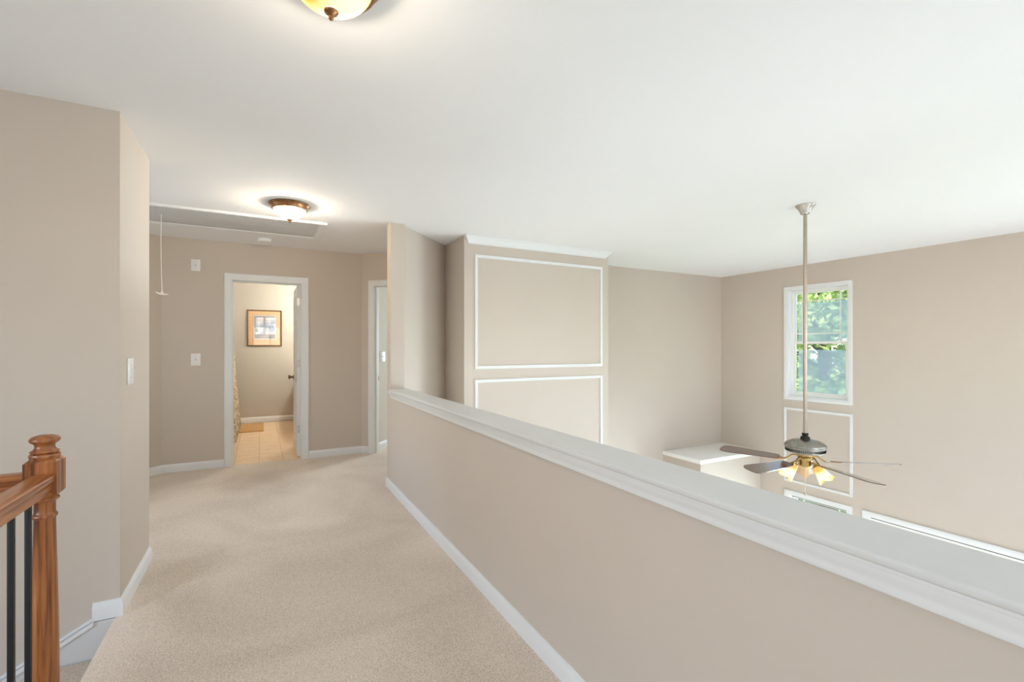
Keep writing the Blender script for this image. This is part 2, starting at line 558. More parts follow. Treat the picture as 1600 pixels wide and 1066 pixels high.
def sweep(bm, path, N, prof, closed=False):
    """prof: closed polygon of (a, b); a across the path within its plane (left, seen along N), b along N."""
    P = [Vector(p) for p in path]
    N = Vector(N).normalized()
    n = len(P)
    rings = []
    for i in range(n):
        d1 = (P[i] - P[i - 1]).normalized() if (i > 0 or closed) else None
        d2 = (P[(i + 1) % n] - P[i]).normalized() if (i < n - 1 or closed) else None
        d1 = d1 or d2
        d2 = d2 or d1
        p1, p2 = N.cross(d1), N.cross(d2)
        m = (p1 + p2) / (1.0 + p1.dot(p2))
        rings.append([bm.verts.new(P[i] + m * a + N * b) for a, b in prof])
    k = len(prof)
    pairs = list(zip(rings, rings[1:])) + ([(rings[-1], rings[0])] if closed else [])
    for A, B in pairs:
        for j in range(k):
            bm.faces.new((A[j], A[(j + 1) % k], B[(j + 1) % k], B[j]))
    if not closed:
        bm.faces.new(rings[0][::-1])
        bm.faces.new(rings[-1])
    return bm

def wall_bm(p0, p1, z0, z1, t, holes=()):
    """Wall whose face stands on the line p0-p1 and whose thickness t goes to the left of it; holes (u0,u1,z0,z1)."""
    bm = bm_new()
    p0, p1 = Vector((*p0, 0)), Vector((*p1, 0))
    d = (p1 - p0)
    L = d.length
    d.normalize()
    n = Vector((-d.y, d.x, 0))
    us = sorted({0.0, L, *[h[0] for h in holes], *[h[1] for h in holes]})
    zs = sorted({z0, z1, *[h[2] for h in holes], *[h[3] for h in holes]})
    us = [u for u in us if -1e-6 <= u <= L + 1e-6]
    zs = [z for z in zs if z0 - 1e-6 <= z <= z1 + 1e-6]
    def solid(i, j):
        if i < 0 or j < 0 or i >= len(us) - 1 or j >= len(zs) - 1:
            return False
        uc, zc = (us[i] + us[i + 1]) / 2, (zs[j] + zs[j + 1]) / 2
        return not any(h[0] < uc < h[1] and h[2] < zc < h[3] for h in holes)
    cache = {}
    def V(i, j, s):
        if (i, j, s) not in cache:
            q = p0 + d * us[i] + n * (t * s)
            cache[(i, j, s)] = bm.verts.new((q.x, q.y, zs[j]))
        return cache[(i, j, s)]
    for i in range(len(us) - 1):
        for j in range(len(zs) - 1):
            if not solid(i, j):
                continue
            for s in (0, 1):
                bm.faces.new((V(i, j, s), V(i + 1, j, s), V(i + 1, j + 1, s), V(i, j + 1, s)))
            if not solid(i - 1, j):
                bm.faces.new((V(i, j, 0), V(i, j, 1), V(i, j + 1, 1), V(i, j + 1, 0)))
            if not solid(i + 1, j):
                bm.faces.new((V(i + 1, j, 0), V(i + 1, j, 1), V(i + 1, j + 1, 1), V(i + 1, j + 1, 0)))
            if not solid(i, j - 1):
                bm.faces.new((V(i, j, 0), V(i, j, 1), V(i + 1, j, 1), V(i + 1, j, 0)))
            if not solid(i, j + 1):
                bm.faces.new((V(i, j + 1, 0), V(i, j + 1, 1), V(i + 1, j + 1, 1), V(i + 1, j + 1, 0)))
    return bm

def struct(name, bm, mat, label, cat, parent=None, smooth=None):
    o = finish(name, bm, mat, parent, smooth=smooth)
    return tag(o, label, cat, kind='structure')

# ------------------------------------------------------------------ the shell
CZ = 2.44
LZ = -2.75
HX = 1.04          # hall face of the half wall
XW = 6.64          # window wall
YB = 5.16          # back wall of the tall room
YP = 4.445         # face of the panelled chimney breast
YD = 5.955         # wall with the bathroom door
YS = 2.9           # wall beside the stair
XS = -0.605        # end of that wall

floor = struct('floor', prism(bm_new(), [(-0.605, -2.2), (HX, -2.2), (HX, 4.434), (1.823, 5.217), (1.085, YD), (1.0, YD + 0.02), (-0.91, YD + 0.02), (-0.91, YD), (-1.7, 5.165), (-1.7, 3.57), (XS, 3.57), (XS, YS), (-0.605, YS)], -0.3, 0.0),
               'carpet', 'beige cut-pile carpet covering the upstairs hallway floor', 'carpet')
# rounded carpet edge over the top stair
nb = bm_new()
sweep(nb, [(-0.605, 1.98, 0), (-0.605, 2.9, 0)], (0, 0, 1), [(0, 0)] + [(0.026 * math.sin(R(a)), -0.026 + 0.026 * math.cos(R(a))) for a in range(20, 181, 20)] + [(0, -0.052)])
finish('stair_nosing', nb, 'carpet', floor, smooth=60, label='rounded carpet edge at the top of the stairs')

struct('floor_lower', box(bm_new(), -3.5, 6.8, -2.35, 5.3, LZ - 0.15, LZ), 'pale_carpet', 'beige carpeted floor of the tall room below the half wall', 'floor')
struct('ceiling', box(bm_new(), -3.6, 6.85, -2.4, 9.45, CZ, CZ + 0.15), 'ceiling', 'flat white painted ceiling over hallway and tall room', 'ceiling')

def uy(y):
    return 5.28 - y
WIN_UP = (3.273, 4.065, 0.600, 2.108)
WIN_UP2 = (-0.395, 0.397, 0.600, 2.108)
WIN_LO = (3.285, 4.05, -2.25, -0.795)
WIN_LO2 = (-0.383, 0.382, -2.25, -0.795)
PATIO = (0.61, 3.06, -2.72, -0.795)
wall_right = struct('wall_right', wall_bm((XW, 5.28), (XW, -2.32), LZ, CZ, 0.14, [(uy(b), uy(a), c, d) for a, b, c, d in (WIN_UP, WIN_UP2, WIN_LO, WIN_LO2, PATIO)]),
                    'wall', 'beige two-storey wall with the tall narrow window', 'wall')
wall_back = struct('wall_back', wall_bm((3.5, YB), (XW, YB), LZ, CZ, 0.12), 'wall', 'plain bright beige wall between chimney breast and window wall', 'wall')
wall_panel = struct('wall_chimney', box(bm_new(), 1.822, 3.690, YP, YB + 0.1, LZ, CZ), 'wall', 'beige chimney breast wall with white picture-frame mouldings and crown', 'wall')
struct('wall_angled', prism(bm_new(), [(HX, 4.305), (1.168, 4.305), (1.168, 4.357), (1.96, 5.149), (1.96, 5.354), (HX, 4.434)], 0.0, CZ), 'wall', 'narrow beige angled wall rising at the end of the half wall', 'wall')
struct('wall_angled_lower', prism(bm_new(), [(HX, 4.305), (1.168, 4.305), (1.168, 4.357), (1.96, 5.149), (1.96, 5.354), (HX, 4.434)], LZ, 0.0), 'wall', 'beige angled wall of the tall room below hallway level', 'wall')
wall_half = struct('wall_half', box(bm_new(), HX, 1.158, -2.2, 4.305, LZ, 0.894), 'wall', 'long beige half wall between the hallway and the tall room', 'wall')
wall_far = struct('wall_far', wall_bm((-0.91, YD), (1.085, YD), 0, CZ, 0.115, [(-0.300 + 0.91, 0.428 + 0.91, -0.01, 2.045)]), 'wall', 'beige hallway end wall with the open bathroom doorway', 'wall')
struct('wall_far_left', wall_bm((-1.7, 5.165), (-0.91, YD), 0, CZ, 0.115), 'wall', 'narrow angled beige wall left of the end wall', 'wall')
E1 = Vector((1, -1, 0)).normalized()
E2 = Vector((1, 1, 0)).normalized()
O2 = Vector((1.085, YD, 0))
def q(e1, e2=0.0):
    v = O2 + E1 * e1 + E2 * e2
    return (v.x, v.y)
struct('wall_far_right', wall_bm(q(0), q(1.0437), 0, CZ, 0.115, [(0.152, 0.95, -0.01, 2.06)]), 'wall', 'angled beige wall holding the bedroom doorway', 'wall')
wall_left = struct('wall_left', box(bm_new(), -3.5, XS, YS, 3.57, LZ, CZ), 'wall', 'beige wall beside the staircase ending in a square corner', 'wall')
struct('wall_hall_side', wall_bm((-1.7, 3.57), (-1.7, 5.165), 0, CZ, 0.1, [(0.2, 1.4, 0.55, 2.15)]), 'wall', 'beige side wall of the hallway behind the stair wall corner', 'wall')
def ub(x):
    return 6.78 - x
struct('wall_behind', wall_bm((6.78, -2.2), (-3.5, -2.2), LZ, CZ, 0.12, [(ub(0.9), ub(-0.3), 0.5, 2.1), (ub(5.4), ub(2.4), 0.3, 2.15), (ub(5.4), ub(2.4), -2.2, -0.6)]), 'wall', 'beige wall with windows behind the viewpoint', 'wall')
struct('wall_stairwell', wall_bm((-3.4, -2.2), (-3.4, YS), LZ, CZ, 0.1, [(0.4, 3.4, 0.2, 2.2)]), 'wall', 'beige outer wall of the stairwell', 'wall')
struct('wall_under_hall', box(bm_new(), -0.6, -0.48, -2.2, 1.93, LZ, -0.3), 'wall', 'beige wall below the edge of the hallway floor', 'wall')
# bathroom and bedroom shells
struct('floor_bathroom', box(bm_new(), -1.2, 1.2, YD + 0.0205, 9.3, -0.15, -0.006), 'grout', 'tan grout bed under the bathroom floor tiles', 'floor')
struct('wall_bathroom_back', wall_bm((-1.25, 9.2), (1.25, 9.2), -0.1, CZ, 0.1), 'bath_wall', 'greige bathroom wall where the framed print hangs', 'wall')
struct('wall_bathroom_left', wall_bm((-1.2, YD + 0.115), (-1.2, 9.2), -0.1, CZ, 0.08), 'bath_wall', 'greige bathroom wall behind the shower curtain', 'wall')
struct('wall_bathroom_right', wall_bm((1.15, 9.2), (1.15, YD + 0.115), -0.1, CZ, 0.06), 'bath_wall', 'greige bathroom wall above the vanity', 'wall')
struct('wall_bedroom_side', wall_bm(q(0.085, 0.115), q(0.085, 3.0), 0, CZ, 0.06), 'bed_wall', 'pale wall just inside the bedroom doorway', 'wall')
struct('wall_bedroom_end', wall_bm(q(0.0, 3.0), q(1.3, 3.0), 0, CZ, 0.1, [(0.2, 1.1, 0.6, 2.05)]), 'bed_wall', 'pale bedroom wall with a window, beyond the doorway', 'wall')
struct('wall_bedroom_far_side', wall_bm(q(1.2, 3.0), q(1.2, 0.115), 0, CZ, 0.06), 'bed_wall', 'pale bedroom wall on the hinge side of the doorway', 'wall')
struct('floor_bedroom', prism(bm_new(), [q(0.0, 0.001), q(1.0437, 0.001), q(1.2, 0.115), q(1.2, 3.0), q(0.03, 3.0), q(0.03, 0.1)], -0.1, 0.0), 'carpet', 'beige carpet inside the bedroom doorway', 'carpet')
struct('ground', box(bm_new(), 7.0, 40, -20, 40, -3.4, -3.1), 'grass', 'green lawn outside the tall window', 'lawn')

# ------------------------------------------------------------------ half wall cap
cap_bm = prism(bm_new(), [(1.003, -2.2), (1.192, -2.2), (1.192, 4.305), (1.04, 4.305), (1.04, 4.262), (1.003, 4.225)], 0.894, 0.914)
bmesh.ops.bevel(cap_bm, geom=[e for e in cap_bm.edges if abs(e.verts[0].co.z - e.verts[1].co.z) < 1e-6 and max(v.co.x for v in e.verts) < 1.05], offset=0.007, segments=3, profile=0.5, affect='EDGES')
cap = finish('cap', cap_bm, 'cap', wall_half, smooth=40, label='grey-white painted ledge on top of the half wall')
mp = [(0, 0.058), (0.030, 0.058), (0.030, 0.052), (0.0285, 0.049), (0.022, 0.047), (0.0215, 0.041), (0.020, 0.034), (0.016, 0.026), (0.0135, 0.019), (0.0135, 0.013), (0.0115, 0.012), (0.0115, 0.004), (0.009, 0.0), (0, 0)]
sb = sweep(bm_new(), [(HX, -2.2, 0.836), (HX, 4.262, 0.836), (HX + 0.02, 4.262, 0.836)], (0, 0, 1), mp)
finish('moulding', sb, 'trim', cap, smooth=35, label='white stepped moulding under the ledge')

# ------------------------------------------------------------------ baseboards
BB = [(0, 0), (0.014, 0), (0.014, 0.056), (0.0125, 0.064), (0.0075, 0.071), (0.0055, 0.080), (0.003, 0.083), (0, 0.083)]
def baseboard(name, path, label, prof=BB):
    b = sweep(bm_new(), [(x, y, 0) for x, y in path], (0, 0, 1), prof)
    return struct(name, b, 'trim', label, 'baseboard', smooth=35)
baseboard('baseboard_half_wall', [(HX, -2.2), (HX, 4.434), (1.30, 4.694)], 'white baseboard running along the foot of the half wall')
baseboard('baseboard_far_left', [(-0.360, YD), (-0.91, YD), (-1.7, 5.165)], 'white baseboard left of the bathroom doorway')
baseboard('baseboard_far_right', [q(0.099), q(0), (0.488, YD)], 'white baseboard between bathroom and bedroom doorways')
baseboard('baseboard_left', [(XS, 3.57), (XS, YS), (-0.706, YS)], 'white baseboard wrapping the stair wall corner')
BB2 = [(a, b * 1.15) for a, b in BB]
baseboard('baseboard_bathroom', [(1.15, 9.2), (-1.2, 9.2)], 'white baseboard under the framed print in the bathroom', BB2)
baseboard('baseboard_bedroom', [q(0.085, 3.0), q(0.085, 0.115)], 'white baseboard inside the bedroom doorway')

# ------------------------------------------------------------------ stairs and white skirt board
stairs = thing('trim_stairs', 'white skirt board and carpeted steps descending from the hallway', 'stairs', (-0.6, YS, 0), kind='structure')
SL = 0.555
kb = bm_new()
def skirt_poly(top, bot, y0, y1, xa=-0.10, xb=-2.6, lead=None):
    pts = [(xa, top), (xb, top + SL * (xb - xa)), (xb, bot + SL * (xb - xa)), (xa, bot)] if lead is None else lead
    lo = [kb.verts.new((x, y0, z)) for x, z in pts]
    hi = [kb.verts.new((x, y1, z)) for x, z in pts]
    kb.faces.new(lo)
    kb.faces.new(hi[::-1])
    for i in range(len(pts)):
        kb.faces.new((lo[i], lo[(i + 1) % len(pts)], hi[(i + 1) % len(pts)], hi[i]))
skirt_poly(-0.004, -0.36, -0.014, 0.0)
kb.verts.ensure_lookup_table()
lead = [(0.0, -0.004), (-0.10, -0.004), (-0.10, -0.30), (0.0, -0.30)]
skirt_poly(0, 0, -0.014, 0.0, lead=lead)
finish('skirt_board', kb, 'cap', stairs, label='white stair skirt board against the wall')
kb = bm_new()
skirt_poly(0.018, 0.006, -0.016, 0.0)
skirt_poly(0.006, 0.001, -0.006, 0.0)
skirt_poly(0.001, -0.018, -0.026, 0.0)
skirt_poly(-0.018, -0.022, -0.018, 0.0)
finish('skirt_cap', kb, 'trim', stairs, label='white ridged moulding along the skirt board')
st_bm = box(bm_new(), -0.31, 0.02, -0.93, -0.016, -0.19, 0.0, bev=0.012)
st = None
for k in range(8):
    if st is None:
        o = finish('step', st_bm, 'carpet', stairs, smooth=40)
        st = o
    else:
        o = st.copy()
        COL.objects.link(o)
        o.parent = stairs
    o.location = (-0.03 - 0.31 * k, 0, -0.172 * (k + 1))

# ------------------------------------------------------------------ railing with newel post
NX, NY = -0.586, 1.943
W2 = 0.0381
rail = thing('stair_railing', 'stained oak handrail with turned newel post and black iron balusters', 'railing', (NX, NY, 0))
nw = finish('newel_post', lathe(bm_new(), [(0.036, 0.0), (0.036, 0.10), (0.029, 0.115), (0.029, 0.14), (0.0325, 0.20), (0.0335, 0.28), (0.0325, 0.40), (0.030, 0.55), (0.027, 0.68), (0.0252, 0.772), (0.0265, 0.776), (0.0290, 0.779), (0.0302, 0.783), (0.0290, 0.787), (0.0258, 0.790), (0.0250, 0.794),
    (0.0250, 0.824), (0.0265, 0.827), (0.032, 0.830), (0.0345, 0.834), (0.0335, 0.838), (0.030, 0.841), (0.032, 0.845), (0.032, 0.852)], 40), 'oak_z', rail, smooth=40)
bb = box(bm_new(), -W2, W2, -W2, W2, 0.838, 0.962)
bmesh.ops.bevel(bb, geom=[e for e in bb.edges if abs(e.verts[0].co.z - e.verts[1].co.z) < 1e-6], offset=0.013, segments=1, affect='EDGES')
finish('block', bb, 'oak_z', nw, label='square oak block with chamfered edges')
finish('finial', lathe(bm_new(), [(0.033, 0.955), (0.0355, 0.962), (0.0365, 0.967), (0.0355, 0.971), (0.030, 0.974), (0.0345, 0.978), (0.0335, 0.981), (0.027, 0.985), (0.0235, 0.991), (0.0235, 0.997), (0.026, 1.003), (0.0325, 1.007), (0.0355, 1.0115), (0.0358, 1.016), (0.034, 1.020), (0.029, 1.0245), (0.020, 1.028), (0.008, 1.0295)], 40), 'oak_z', nw, smooth=45, label='mushroom-shaped turned oak cap')
RP = [(-0.022, -0.056), (0.022, -0.056), (0.022, -0.045), (0.019, -0.040), (0.019, -0.034), (0.027, -0.026), (0.031, -0.016), (0.030, -0.007), (0.024, -0.002), (0.012, 0.0), (-0.012, 0.0), (-0.024, -0.002), (-0.030, -0.007), (-0.031, -0.016), (-0.027, -0.026), (-0.019, -0.034), (-0.019, -0.040), (-0.022, -0.045)]
finish('handrail', sweep(bm_new(), [(0.004, -W2, 0.915), (0.004, -4.13, 0.915)], (0, 0, 1), RP), 'oak_y', rail, smooth=40)
finish('handrail', sweep(bm_new(), [(-W2, 0.002, 0.918), (-2.75, 0.002, 0.918)], (0, 0, 1), RP), 'oak_x', rail, smooth=40)
bal0 = None
BX = 0.0065
for k in range(36):
    if bal0 is None:
        bal0 = boxo('baluster', (-BX, BX, -BX, BX, 0.0, 0.865), 'iron', rail, bev=0.001)
        o = bal0
    else:
        o = bal0.copy()
        COL.objects.link(o)
        o.parent = rail
    o.location = (0.004, -0.128 - 0.103 * k, 0.0)
nosing = boxo('shoe_rail', (-0.03, 0.03, -4.13, -0.046, 0.0, 0.02), 'oak_y', rail, bev=0.004)

# ------------------------------------------------------------------ doors, casings
CAS = [(0, 0), (0.078, 0), (0.078, 0.010), (0.070, 0.017), (0.058, 0.018), (0.050, 0.0145), (0.018, 0.012), (0.010, 0.009), (0.006, 0.011), (0.0, 0.008)]
def casing_path(p0, p1, top):
    return [(p1[0], p1[1], 0), (p1[0], p1[1], top), (p0[0], p0[1], top), (p0[0], p0[1], 0)]
# door 1: bathroom
door1 = thing('door_1', 'white panelled bathroom door standing open beyond its casing', 'door', (0.06, YD, 0), kind='structure')
ox = 0.06
DL, DR, DT = -0.281 - ox, 0.409 - ox, 2.028
def rev(pr):
    return [(-a, b) for a, b in pr]
b = sweep(bm_new(), [(DL, 0, 0), (DL, 0, DT), (DR, 0, DT), (DR, 0, 0)], (0, -1, 0), CAS)
finish('casing', b, 'trim', door1, smooth=30)
jb = bm_new()
box(jb, DL - 0.019, DL, -0.002, 0.117, 0, DT + 0.017)
box(jb, DR, DR + 0.019, -0.002, 0.117, 0, DT + 0.017)
box(jb, DL, DR, -0.002, 0.117, DT, DT + 0.017)
box(jb, DL, DL + 0.011, 0.035, 0.075, 0, DT)
box(jb, DR - 0.011, DR, 0.035, 0.075, 0, DT)
box(jb, DL + 0.011, DR - 0.011, 0.035, 0.075, DT - 0.011, DT)
finish('jamb', jb, 'trim', door1)
# leaf along +Y, hinged at the far jamb
LX0, LX1 = 0.369 - ox, 0.404 - ox
leaf = finish('door_leaf', box(bm_new(), LX0, LX1, 0.118, 0.808, 0.012, 2.02, bev=0.0015), 'door', door1)
pan = bm_new()
def raised(bm, y0, y1, z0, z1, x, s):
    sweep(bm, [(x, y0, z0), (x, y1, z0), (x, y1, z1), (x, y0, z1)], (s, 0, 0), [(0, 0), (0.012 * s, 0.0), (0.008 * s, 0.006), (0.002 * s, 0.004)], closed=True)
    box(bm, min(x, x + s * 0.004), max(x, x + s * 0.004), y0 + 0.03, y1 - 0.03, z0 + 0.03, z1 - 0.03)
for (z0, z1) in ((0.22, 0.86), (1.02, 1.50), (1.60, 1.92)):
    for (y0, y1) in ((0.208, 0.423), (0.503, 0.718)):
        pb = bm_new()
        raised(pb, y0, y1, z0, z1, LX0, -1)
        finish('panel', pb, 'door', leaf)
kn = bm_new()
lathe(kn, [(0.032, 0.0), (0.032, 0.004), (0.026, 0.009), (0.012, 0.012), (0.010, 0.028), (0.014, 0.034), (0.024, 0.040), (0.028, 0.050), (0.026, 0.060), (0.016, 0.066)], 24)
ko = finish('door_knob', kn, 'knob', leaf, loc=(LX0, 0.74, 0.912), rot=(0, R(-90), 0), smooth=50, label='antique bronze round door knob')
for z in (0.33, 1.10, 1.83):
    hb = bm_new()
    box(hb, LX0 + 0.004, LX1 + 0.012, 0.1155, 0.1185, z - 0.045, z + 0.045)
    t2 = bm_new()
    lathe(hb, [(0.006, z - 0.047), (0.006, z + 0.047)], 12, c=(LX1 + 0.008, 0.119))
    t2.free()
    finish('hinge', hb, 'hinge', leaf, smooth=40)
# threshold strip under the door is the carpet edge
# door 2: bedroom doorway (45 degrees)
door2 = thing('door_2', 'white cased bedroom doorway in the angled wall', 'doorway', (O2.x, O2.y, 0), R(-45), kind='structure')
b = sweep(bm_new(), [(0.171, 0, 0), (0.171, 0, 2.040), (0.931, 0, 2.040), (0.931, 0, 0)], (0, -1, 0), [(a * 0.93, c) for a, c in CAS])
finish('casing', b, 'trim', door2, smooth=30)
jb = bm_new()
box(jb, 0.152, 0.171, -0.002, 0.117, 0, 2.059)
box(jb, 0.931, 0.950, -0.002, 0.117, 0, 2.059)
box(jb, 0.171, 0.931, -0.002, 0.117, 2.040, 2.059)
box(jb, 0.171, 0.182, 0.045, 0.082, 0, 2.040)
box(jb, 0.920, 0.931, 0.045, 0.082, 0, 2.040)
box(jb, 0.182, 0.920, 0.045, 0.082, 2.029, 2.040)
finish('jamb', jb, 'trim', door2)
sp = bm_new()
box(sp, 0.1708, 0.1722, 0.086, 0.112, 0.88, 0.94)
finish('strike_plate', sp, 'knob', door2, label='small bronze strike plate')

# ------------------------------------------------------------------ windows in the right-hand wall
def make_window(name, spec, label, grid=True, screens=True, sashes=True, casw=0.048):
    y0, y1, z0, z1 = spec
    w, h = y1 - y0, z1 - z0
    t = thing(name, label, 'window', (XW, (y0 + y1) / 2, z0), kind='structure')
    hw = w / 2
    b = sweep(bm_new(), [(0, -hw, 0), (0, -hw, h), (0, hw, h), (0, hw, 0)], (-1, 0, 0), [(0, 0), (-casw, 0), (-casw, 0.014), (-casw + 0.010, 0.018), (-0.012, 0.014), (-0.004, 0.012), (0.0, 0.008)] , closed=True)
    finish('casing', b, 'trim', t, smooth=30)
    j = bm_new()
    e = 0.012
    box(j, -0.006, 0.14, -hw, -hw + e, 0, h)
    box(j, -0.006, 0.14, hw - e, hw, 0, h)
    box(j, -0.006, 0.14, -hw + e, hw - e, h - e, h)
    box(j, -0.006, 0.14, -hw + e, hw - e, 0, e)
    finish('jamb', j, 'trim', t)
    f = bm_new()
    a, c = hw - e, e
    fw = 0.026
    box(f, 0.066, 0.128, -a, -a + fw, e, h - e)
    box(f, 0.066, 0.128, a - fw, a, e, h - e)
    box(f, 0.066, 0.128, -a + fw, a - fw, h - e - fw, h - e)
    box(f, 0.066, 0.128, -a + fw, a - fw, e, e + fw)
    finish('frame', f, 'vinyl', t)
    a2 = a - fw
    lo, hi = e + fw, h - e - fw
    mid = (lo + hi) / 2 + 0.005
    rw = 0.034
    for nm, xa, xb, za, zb in (('sash', 0.074, 0.096, lo, mid + 0.017), ('sash', 0.100, 0.122, mid - 0.017, hi)):
        s_ = bm_new()
        rl = rw if xa < 0.09 else 0.026
        box(s_, xa, xb, -a2, -a2 + rl, za, zb)
        box(s_, xa, xb, a2 - rl, a2, za, zb)
        box(s_, xa, xb, -a2 + rl, a2 - rl, za, za + rw)
        box(s_, xa, xb, -a2 + rl, a2 - rl, zb - rw * (1.0 if xa < 0.09 else 0.7), zb)
        so = finish(nm, s_, 'vinyl', t, label='lower window sash' if xa < 0.09 else 'upper window sash with a border grid')
        ga, gb, gc, gd = -a2 + rl, a2 - rl, za + rw, zb - rw * (1.0 if xa < 0.09 else 0.7)
        xm = (xa + xb) / 2
        finish('pane', box(bm_new(), xm - 0.0015, xm + 0.0015, ga, gb, gc, gd), 'glass', so)
        if grid and xa > 0.09:
            ins = 0.088
            for (u0, u1, v0, v1) in ((ga + ins - 0.008, ga + ins + 0.008, gc, gd), (gb - ins - 0.008, gb - ins + 0.008, gc, gd), (ga, gb, gc + ins + 0.02 - 0.008, gc + ins + 0.02 + 0.008), (ga, gb, gd - ins - 0.02 - 0.008, gd - ins - 0.02 + 0.008)):
                finish('muntin', box(bm_new(), xm - 0.006 - (0.0005 if u1 - u0 < 0.05 else 0), xm + 0.006, u0, u1, v0, v1), 'vinyl', so)
    if screens:
        for k, (za, zb) in enumerate(((lo - 0.01, mid - 0.10), (mid + 0.01, hi - 0.15))):
            finish('insect_screen', box(bm_new(), 0.150, 0.152, -a2 - 0.04, a2 - 0.03, za, zb), 'screen', t, label='hazy grey insect screen')
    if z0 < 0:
        boxo('shadow_gap', (0.062, 0.0665, -a, a, h - 0.042, h - 0.022), 'iron', t, label='dark strip standing in for the shadowed gap under the casing')  # shade of the gap below the casing, put in as a black strip
    return t
make_window('window_1', WIN_UP, 'white double-hung window with border grid, high on the window wall')
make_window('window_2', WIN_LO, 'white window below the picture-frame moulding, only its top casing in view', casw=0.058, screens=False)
make_window('window_3', WIN_UP2, 'white double-hung upper window beyond the patio glazing', screens=False)
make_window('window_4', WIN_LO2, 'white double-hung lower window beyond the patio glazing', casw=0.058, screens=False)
# patio glazing (three tall lights)
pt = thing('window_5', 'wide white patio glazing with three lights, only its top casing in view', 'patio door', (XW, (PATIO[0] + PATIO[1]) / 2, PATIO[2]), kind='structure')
hw, hh = (PATIO[1] - PATIO[0]) / 2, PATIO[3] - PATIO[2]
finish('casing', sweep(bm_new(), [(0, -hw, 0), (0, -hw, hh), (0, hw, hh), (0, hw, 0)], (-1, 0, 0), [(0, 0), (-0.058, 0), (-0.058, 0.014), (-0.046, 0.018), (-0.012, 0.014), (0.0, 0.008)]), 'trim', pt, smooth=30)
j = bm_new()
box(j, -0.006, 0.14, -hw, -hw + 0.012, 0, hh)
box(j, -0.006, 0.14, hw - 0.012, hw, 0, hh)
box(j, -0.006, 0.14, -hw + 0.012, hw - 0.012, hh - 0.012, hh)
finish('jamb', j, 'trim', pt)
boxo('shadow_gap', (0.046, 0.0505, -hw + 0.014, hw - 0.014, hh - 0.036, hh - 0.020), 'iron', pt, label='dark strip standing in for the shadowed gap under the casing')  # black strip drawn as the shadow line between patio jamb and sash
wl3 = (2 * hw - 0.024) / 3
for k in range(3):
    ya = -hw + 0.012 + k * wl3
    s_ = bm_new()
    box(s_, 0.05, 0.09, ya, ya + 0.09, 0.0, hh - 0.012)
    box(s_, 0.05, 0.09, ya + wl3 - 0.09, ya + wl3, 0.0, hh - 0.012)
    box(s_, 0.05, 0.09, ya + 0.09, ya + wl3 - 0.09, 0.0, 0.16)
    box(s_, 0.05, 0.09, ya + 0.09, ya + wl3 - 0.09, hh - 0.11, hh - 0.012)
    so = finish('sash', s_, 'vinyl', pt)
    finish('pane', box(bm_new(), 0.068, 0.072, ya + 0.09, ya + wl3 - 0.09, 0.16, hh - 0.11), 'glass', so)

# windows behind the viewpoint (face +Y)
def plain_window(name, x0, x1, z0, z1, label, nlights, origin=None, rotz=0.0, depth=0.12):
    w, h = x1 - x0, z1 - z0
    t = thing(name, label, 'window', origin or ((x0 + x1) / 2, -2.2, z0), rotz, kind='structure')
    hw = w / 2
    finish('casing', sweep(bm_new(), [(-hw, 0, 0), (-hw, 0, h), (hw, 0, h), (hw, 0, 0)], (0, 1, 0), [(0, 0), (-0.06, 0), (-0.06, 0.014), (0, 0.010)], closed=True), 'trim', t)
    f = bm_new()
    box(f, -hw, -hw + 0.04, -0.10, -0.03, 0, h)
    box(f, hw - 0.04, hw, -0.10, -0.03, 0, h)
    box(f, -hw + 0.04, hw - 0.04, -0.10, -0.03, h - 0.04, h)
    box(f, -hw + 0.04, hw - 0.04, -0.10, -0.03, 0, 0.04)
    for k in range(1, nlights):
        xx = -hw + w * k / nlights
        box(f, xx - 0.035, xx + 0.035, -0.10, -0.03, 0.04, h - 0.04)
    finish('frame', f, 'vinyl', t)
    for k in range(nlights):
        xa, xb = -hw + w * k / nlights + 0.036, -hw + w * (k + 1) / nlights - 0.036
        finish('muntin', box(bm_new(), xa, xb, -0.075, -0.05, h / 2 - 0.02, h / 2 + 0.02), 'vinyl', t)
        finish('pane', box(bm_new(), xa, xb, -0.067, -0.063, 0.04, h - 0.04), 'glass', t)
    return t
plain_window('window_6', -0.3, 0.9, 0.5, 2.1, 'white hall window behind the viewpoint', 2)
plain_window('window_7', 2.4, 5.4, 0.3, 2.15, 'wide white upper window behind the viewpoint', 3)
plain_window('window_8', 2.4, 5.4, -2.2, -0.6, 'wide white lower window behind the viewpoint', 3)
plain_window('window_9', 0, 3.0, 0.2, 2.2, 'wide white window added out of view in the stairwell to light half wall and carpet', 3, origin=(-3.4, -0.3, 0.2), rotz=R(-90))  # out-of-view opening made up for the added stairwell light
plain_window('window_11', 0, 1.2, 0.55, 2.15, 'white hallway side window hidden behind the stair wall', 2, origin=(-1.7, 4.37, 0.55), rotz=R(-90))
bq = q(0.65, 3.0)
plain_window('window_10', 0, 0.9, 0.6, 2.05, 'white bedroom window beyond the doorway', 1, origin=(bq[0], bq[1], 0.6), rotz=R(135))

